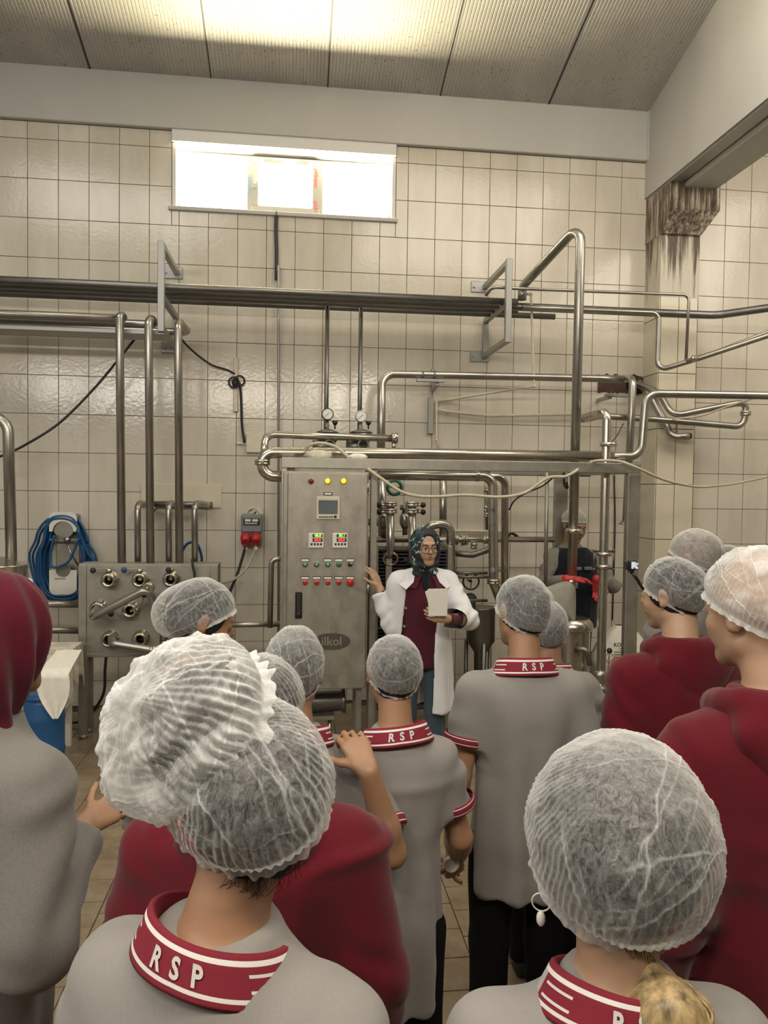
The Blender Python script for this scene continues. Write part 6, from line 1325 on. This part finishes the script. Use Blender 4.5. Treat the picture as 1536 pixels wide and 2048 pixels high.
# 3: student in scarf
def ex3(c):
    H, Rh, hs, root, nb, h = c['H'], c['Rh'], c['hs'], c['root'], c['nb'], c['h']; T = lambda x, y, z: H+Rh@(V3(x, y, z)*hs)
    S = SDF(H-.32, H+.25, .008); S.ell(T(0, -.022, .030), V3(.098, .120, .112)*hs, .03, Rh); S.ell(T(0, -.065, -.04), V3(.085, .080, .10)*hs, .05, Rh); S.cap(T(0, -.03, -.06), nb+V3(0, -.02, .01), .085*hs, .078*hs, k=.05); S.ell(nb+V3(0, -.045, -.035), V3(.115, .07, .05), .04)
    S.ell(T(0, .115, -.01), V3(.062, .07, .085)*hs, .01, Rh, sub=True)
    def dsp(P): 
        q = (P-H)@Rh; an = np.arctan2(q[:, 0], -q[:, 1]); return .007*np.sin(an*9+q[:, 2]*22+1.5*vnoise(P*9, 3))*np.clip(.16-q[:, 2], 0, .2)*7
    cloth_out(S, 'head_scarf', 'scarf', root, amp=.006, seed=7, freq=(8, 8, 4), ridgeamp=.004, disp=dsp)
person('student in maroon head scarf and grey sweatshirt at the left edge', D(4, 1278, 1.55), 1.68, lean=(.06, .02), yaw=-.55, head=(-.1, -.08, .0), top='sweat', collar=False, long_sleeve=True, hair=None, seed=141, w=.92, bulk=1.1, hem=.44, extra=ex3, res=.006, arms={1: dict(wrist=D(166, 1655, 1.62), world=True, pole=(.6, -1.2, -.9), d=(.2, 1, .25), n=(-.6, .2, -.6), th=(-.3, .3, 1), curl=(.5, .7, .4), sc=.85), -1: dict(wrist=(-.22, .12, .85), pole=(-1, -1, 0))})
# ------------------------------------------------------------------ woman in the white coat
def scarf_mat():
    m, t, b = nt('patterned_scarf'); b.inputs['Roughness'].default_value = .7
    n = noise(t, 26, 2, .5, dist=1.6); n2 = noise(t, 11, 2, .5, dist=1.0)
    c = ramp(t, n, [(.40, (.008, .012, .018)), (.47, (.015, .06, .07)), (.55, (.02, .10, .11)), (.60, (.55, .60, .62)), (.66, (.60, .66, .68))]); c.node.color_ramp.interpolation = 'CONSTANT'
    L(t, mixc(t, ramp(t, n2, [(.48, (0, 0, 0)), (.52, (1, 1, 1))]), c, (.010, .014, .02)), b.inputs['Base Color']); return m
M['printscarf'] = scarf_mat(); M['lips'] = plain('lips', (.33, .10, .085), .45); M['eyewhite'] = plain('eye_white', (.62, .58, .54), .25); M['iris'] = plain('dark_iris', (.02, .012, .008), .15); M['brow'] = plain('eyebrow', (.035, .02, .014), .8)
M['glasses'] = plain('brown_spectacle_frame', (.07, .05, .04), .3, .4)
def face_bits(c, glasses=False, lips=True, moustache=False):
    H, Rh, hs, root = c['H'], c['Rh'], c['hs'], c['root']; T = lambda x, y, z: H+Rh@(V3(x, y, z)*hs)
    for e in (-1, 1):
        b = MB(); b.ball(T(e*.031, .0808, .004), .0131*hs, 16); ey = b.build('eye', M['eyewhite'], root, local=True)
        b = MB(); b.ball(T(e*.031, .0902, .0035), .0076*hs, 14, (1, .5, 1)); b.build('iris', M['iris'], ey, local=True)
        b = MB(); b.tube([T(e*.031+.0165*math.cos(a), .0895+.003*math.sin(a), .004+.0085*math.sin(a)) for a in np.linspace(.1, math.pi-.1, 9)], .0022*hs, n=6); b.build('eyelid', c['body'].data.materials[0], root, local=True)
        b = MB(); b.tube([T(e*.014, .0955, .020), T(e*.026, .0950, .0265), T(e*.038, .0885, .0265), T(e*.047, .078, .020)], .003, n=6, radii=[.0026, .0032, .0026, .0012]); b.build('eyebrow', M['brow'], root, local=True)
    if lips:
        b = MB(); b.tube([T(-.021, .088, -.0565), T(-.008, .0965, -.0515), T(0, .0965, -.0530), T(.008, .0965, -.0515), T(.021, .088, -.0565)], .003, n=8, radii=[.0015, .0042, .0036, .0042, .0015]); b.tube([T(-.020, .088, -.0585), T(0, .0955, -.0655), T(.020, .088, -.0585)], .003, n=8, radii=[.0015, .0058, .0015]); b.build('lips', M['lips'], root, local=True)
    if moustache:
        b = MB(); rnd = random.Random(1)
        for i in range(120): x = rnd.uniform(-.026, .026); b.tube([T(x, .096-abs(x)*.35, -.040-rnd.random()*.006), T(x*1.15, .098-abs(x)*.35, -.052-rnd.random()*.004)], .0011, n=3)
        b.build('moustache', M['hairgrey'], root, local=True)['kind'] = 'stuff'
    if glasses:
        gl = MB()
        for e in (-1, 1): gl.torus(T(e*.033, .104, -.001), Rh@V3(e*.12, 1, .05), .0265*hs, .0016, 30, 6); gl.tube([T(e*.058, .101, .006), T(e*.076, .085, .007), T(e*.080, .02, .006)], .0016, n=6)
        gl.tube([T(-.0075, .106, .003), T(0, .109, .006), T(.0075, .106, .003)], .0016, n=6); gl.build('spectacles', M['glasses'], root, local=True)
def exG(c):
    H, Rh, hs, root, nb, h, SR, A = c['H'], c['Rh'], c['hs'], c['root'], c['nb'], c['h'], c['SR'], c['A']; T = lambda x, y, z: H+Rh@(V3(x, y, z)*hs)
    face_bits(c, glasses=True)
    S = SDF(H-V3(.2, .2, .32), H+V3(.2, .2, .2), .0055)
    S.ell(T(0, -.014, .024), V3(.098, .112, .112)*hs, .02, Rh); S.ell(T(0, .004, -.045), V3(.086, .096, .092)*hs, .04, Rh); S.cap(T(0, -.02, -.06), nb+V3(0, .005, -.01), .078*hs, .082*hs, k=.04)
    S.cap(nb+V3(-.05, .045, .005), nb+V3(.05, .055, -.02), .035, .035, k=.03); S.cap(T(-.055, .05, -.105), T(.05, .05, -.115), .022, k=.02)
    S.ell(T(0, .10, -.012), V3(.0665, .080, .100)*hs, .012, Rh, sub=True)
    S.cap(T(0, .0, -.0), nb, .055*hs, .045, k=.005, sub=True)
    def dsp(P):
        q = (P-H)@Rh; rr = np.sqrt(q[:, 0]**2+(q[:, 2]+.01)**2); return .0035*np.sin(rr*190+2*vnoise(P*9, 3))*np.clip(q[:, 1]+.08, 0, .1)*8*(q[:, 2] < .09)
    cloth_out(S, 'head_scarf', 'printscarf', root, amp=.003, seed=17, freq=(14, 14, 10), disp=dsp, rl=1)
    # black undershirt in the neckline
    U = SDF(nb+V3(-.1, -.02, -.26), nb+V3(.1, .2, .02), .007); U.ell(nb+V3(0, .078, -.085), V3(.034, .036, .115), .01); cloth_out(U, 'undershirt', 'under', root, amp=.001)
    for e in (-1, 1):
        b = MB(); P = [nb+V3(e*.035, .095, -.02), nb+V3(e*.095, .070, -.045), nb+V3(e*.135, .085, -.095), nb+V3(e*.07, .120, -.10)]; b.poly(P, .006, (0, 1, .3)); b.build('tunic_collar', M['tunic'], root, local=True)
    # open coat
    K = SDF((-.36*h, -.34, .26*h), (.36*h, .30, .9*h), .0085)
    zs = np.array([.285, .36, .45, .54, .62, .70, .755, .79, .812, .836])*h
    rx = np.array([.128, .122, .118, .112, .108, .110, .110, .100, .080, .052])*h+.012; ry = np.array([.088, .086, .084, .080, .076, .075, .070, .062, .054, .050])*h+.012; cyv = [0]*4+[-.004*h]*3+[-.008*h]*3
    K.col(zs, rx, ry, cy=cyv, k=.02)
    for e in (-1, 1):
        E_, Wt, sp = A[e]; K.cap(V3(e*.03*h, 0, .815*h), SR[e], .024*h, .030*h, k=.05); K.cap(SR[e], E_, .042*h, .040*h, k=.05); K.cap(E_, E_+(Wt-E_)*.88, .040*h, .039*h, k=.025, cut=1.0)
    K.col(np.concatenate([[.27*h], zs[1:-1], [.9*h]]), np.append(rx[:-1]-.014, .05*h), np.append(ry[:-1]-.014, .046*h), cy=cyv, k=.008, sub=True)
    for e in (-1, 1):
        E_, Wt, sp = A[e]; K.cap(E_+(Wt-E_)*.78, E_+(Wt-E_)*1.1, .022*h, .029*h, k=.008, sub=True)
    def opening(X, Y, Z):
        f = np.clip((.80*h-Z)/(.5*h), 0, 1); xc = .02+.055*f; w = .100+.010*f; return np.maximum(np.abs(X-xc)-w, .015-Y)
    K.put(opening, (-.3, -.02, .2*h), (.3, .4, .95*h), .012, sub=True)
    def cf(P):
        an = np.arctan2(P[:, 0], P[:, 1]); low = np.clip((.66*h-P[:, 2])/(.3*h), 0, 1); out = np.clip((np.abs(P[:, 0])-.12*h)/(.03*h), 0, 1)
        return .008*low*np.sin(an*8+2*vnoise(P*3, 4))*(1-out)+out*.005*np.sin(P[:, 2]*60+30*P[:, 0]+3*vnoise(P*9, 6))
    cloth_out(K, 'white_coat', 'coat', root, amp=.003, seed=5, freq=(9, 9, 4), ridgeamp=.003, disp=cf)
    for e in (-1, 1):
        b = MB(); P = [nb+V3(e*.055, .03, .012), nb+V3(e*.165, .025, -.018), nb+V3(e*.205, .055, -.075), nb+V3(e*.135, .105, -.125), nb+V3(e*.085, .095, -.08)]
        P = [p+V3(0, .004, .016) for p in P]; b.poly(P, .007, (0, .6, .8)); b.build('coat_lapel', M['coat'], root, local=True)
    for z in (.70, .63, .56, .49): b = MB(); q = V3(.135+.012*(.7-z)*10, .075*h+.0, z*h); b.cyl(q, q+V3(0, .014, 0), .008, n=12); b.build('coat_button', M['greybox'], root, local=True)
hcG = D(851, 1094, 4.85)
gw = dict(wrist=D(760, 1178, 4.95), world=True, pole=(.4, -.3, -1), d=(.32, -.25, .9), n=(.7, -.7, .2), th=(-.4, .9, .3), curl=(.25, .3, .2), spread=.12, sc=.98)
gh = dict(wrist=D(893, 1238, 4.62), world=True, pole=(-1, -.4, -.6), d=(.85, .25, .25), n=(.2, -.9, .1), th=(0, .3, 1), curl=(.5, .8, .5), sc=.98)
person('woman guide in open white coat, patterned scarf and glasses, touching the cabinet', hcG, 1.66, yaw=math.pi+.06, head=(.08, -.04, .05), top='coat', collar=False, hair=None, skin='skin_pale', face=True, ears=False, arms={1: gw, -1: gh}, long_sleeve=True, seed=201, res=.0052, hem=.46, trousers='jeans', extra=exG, w=.92, bulk=.35, lean=(.0, .05))
t = thing('booklet', 'folded white booklet held by the woman in the white coat', 'booklet', D(872, 1225, 4.55))
for i, (a0, off, mt) in enumerate(((0, 0, 'paper'), (.10, .012, 'paper'), (.16, .02, 'white'))):
    c = D(869+i*3, 1206-i*1, 4.56); r_ = rotm(FW, -.26+a0*1.6); b = MB(); R_ = np.array([r_@RT, FW, r_@UP]).T; b.box(c-FW*off, (.075+.02*i, .004, .165), .001, R_); b.build('cover' if i == 0 else 'page', M[mt], t)
# ------------------------------------------------------------------ worker behind the can
def exW(c):
    H, Rh, hs, root, nb, h, SR, A = c['H'], c['Rh'], c['hs'], c['root'], c['nb'], c['h'], c['SR'], c['A']; face_bits(c, lips=True, moustache=True)
    K = SDF((-.2*h, -.2, .44*h), (.2*h, .2, .88*h), .008); zs = np.array([.46, .52, .60, .68, .74, .78, .805, .83])*h
    K.col(zs, np.array([.108, .108, .106, .108, .112, .110, .092, .058])*h+.018, np.array([.080, .080, .078, .078, .074, .068, .060, .052])*h+.018, cy=[0, 0, 0, -.004, -.008, -.01, -.01, -.01], k=.02)
    K.cap(nb+V3(0, .01, -.04), nb+V3(0, .02, .1), .052, .062, k=.01, sub=True)
    for e in (-1, 1): K.ell(SR[e]+V3(e*.052, .0, -.05), V3(.045, .09, .10), .015, sub=True)
    ve = cloth_out(K, 'vest', 'vest', root, amp=.004, seed=3, freq=(9, 9, 5), ridgeamp=.005)
    b = MB(); q = V3(-.0, .086*h, .742*h); b.box(q+V3(.045, .008, 0), (.09, .012, .026), .003); b.box(q+V3(-.06, .006, 0), (.07, .012, .026), .003); b.build('reflective_strip', M['greybox'], ve, local=True)
    b = MB(); q = V3(0, .105*h*.9, 0); b.bar((0.0, .075*h+.020, .5*h), (0, .066*h+.016, .79*h), .008, .006); b.build('zip', M['rubber'], ve, local=True)
    for e in (-1, 1): b = MB(); P = [nb+V3(e*.012, .075, -.035), nb+V3(e*.055, .035, .012), nb+V3(e*.095, .055, -.03), nb+V3(e*.055, .098, -.075)]; b.poly(P, .006, (0, .8, .5)); b.build('shirt_collar', M['greyknit'], root, local=True)
    for e in (-1, 1):
        E_, Wt, sp = A[e]; G = SDF(Wt-.24, Wt+.24, .0045); d = nrm(sp.get('d', Wt-E_)); hand(G, Wt+d*.005, d, np.asarray(sp['n'], float), np.asarray(sp['th'], float), 1.04, sp['curl'], sp.get('spread', 0), k=.01, fat=1.22); G.cap(Wt-nrm(Wt-E_)*.08, Wt, .040, .034, k=.015)
        P, Fq = G.mesh(); P = relax(P, Fq, 1); mesh_obj('rubber_glove', P, Fq, M['glove'], root, local=True)
M['apron'] = plain('black_apron', (.012, .012, .013), .5)
ww1 = dict(wrist=D(1134, 1158, 5.72), world=True, pole=(.8, -.3, -1), d=(-.92, .22, .05), n=(-.1, .2, -1), th=(-.2, .5, .9), curl=(.25, .35, .2), spread=.05, nohand=True)
ww2 = dict(wrist=D(1193, 1158, 5.95), world=True, pole=(-1, -1, .1), d=(-.05, .1, -1), n=(.6, .6, 0), th=(.3, .9, 0), curl=(.3, .4, .3), nohand=True)
person('worker in hairnet, navy vest and red rubber gloves behind the steel can', D(1150, 1052, 6.12), 1.76, yaw=math.pi+.12, head=(.12, -.30, -.05), top='vest', collar=False, hair='hairgrey', skin='skin', face=True, arms={1: ww1, -1: ww2}, long_sleeve=True, seed=211, bulk=.35, res=.0058, hem=.46, extra=exW, w=1.02, cap=dict(rad=(.092, .112, .100), tilt=.30, tmax=1.45, puff=.012, pd=(0, -1, -.2), pleat=(46, .002), wr=.003, na=160, nt_=80))
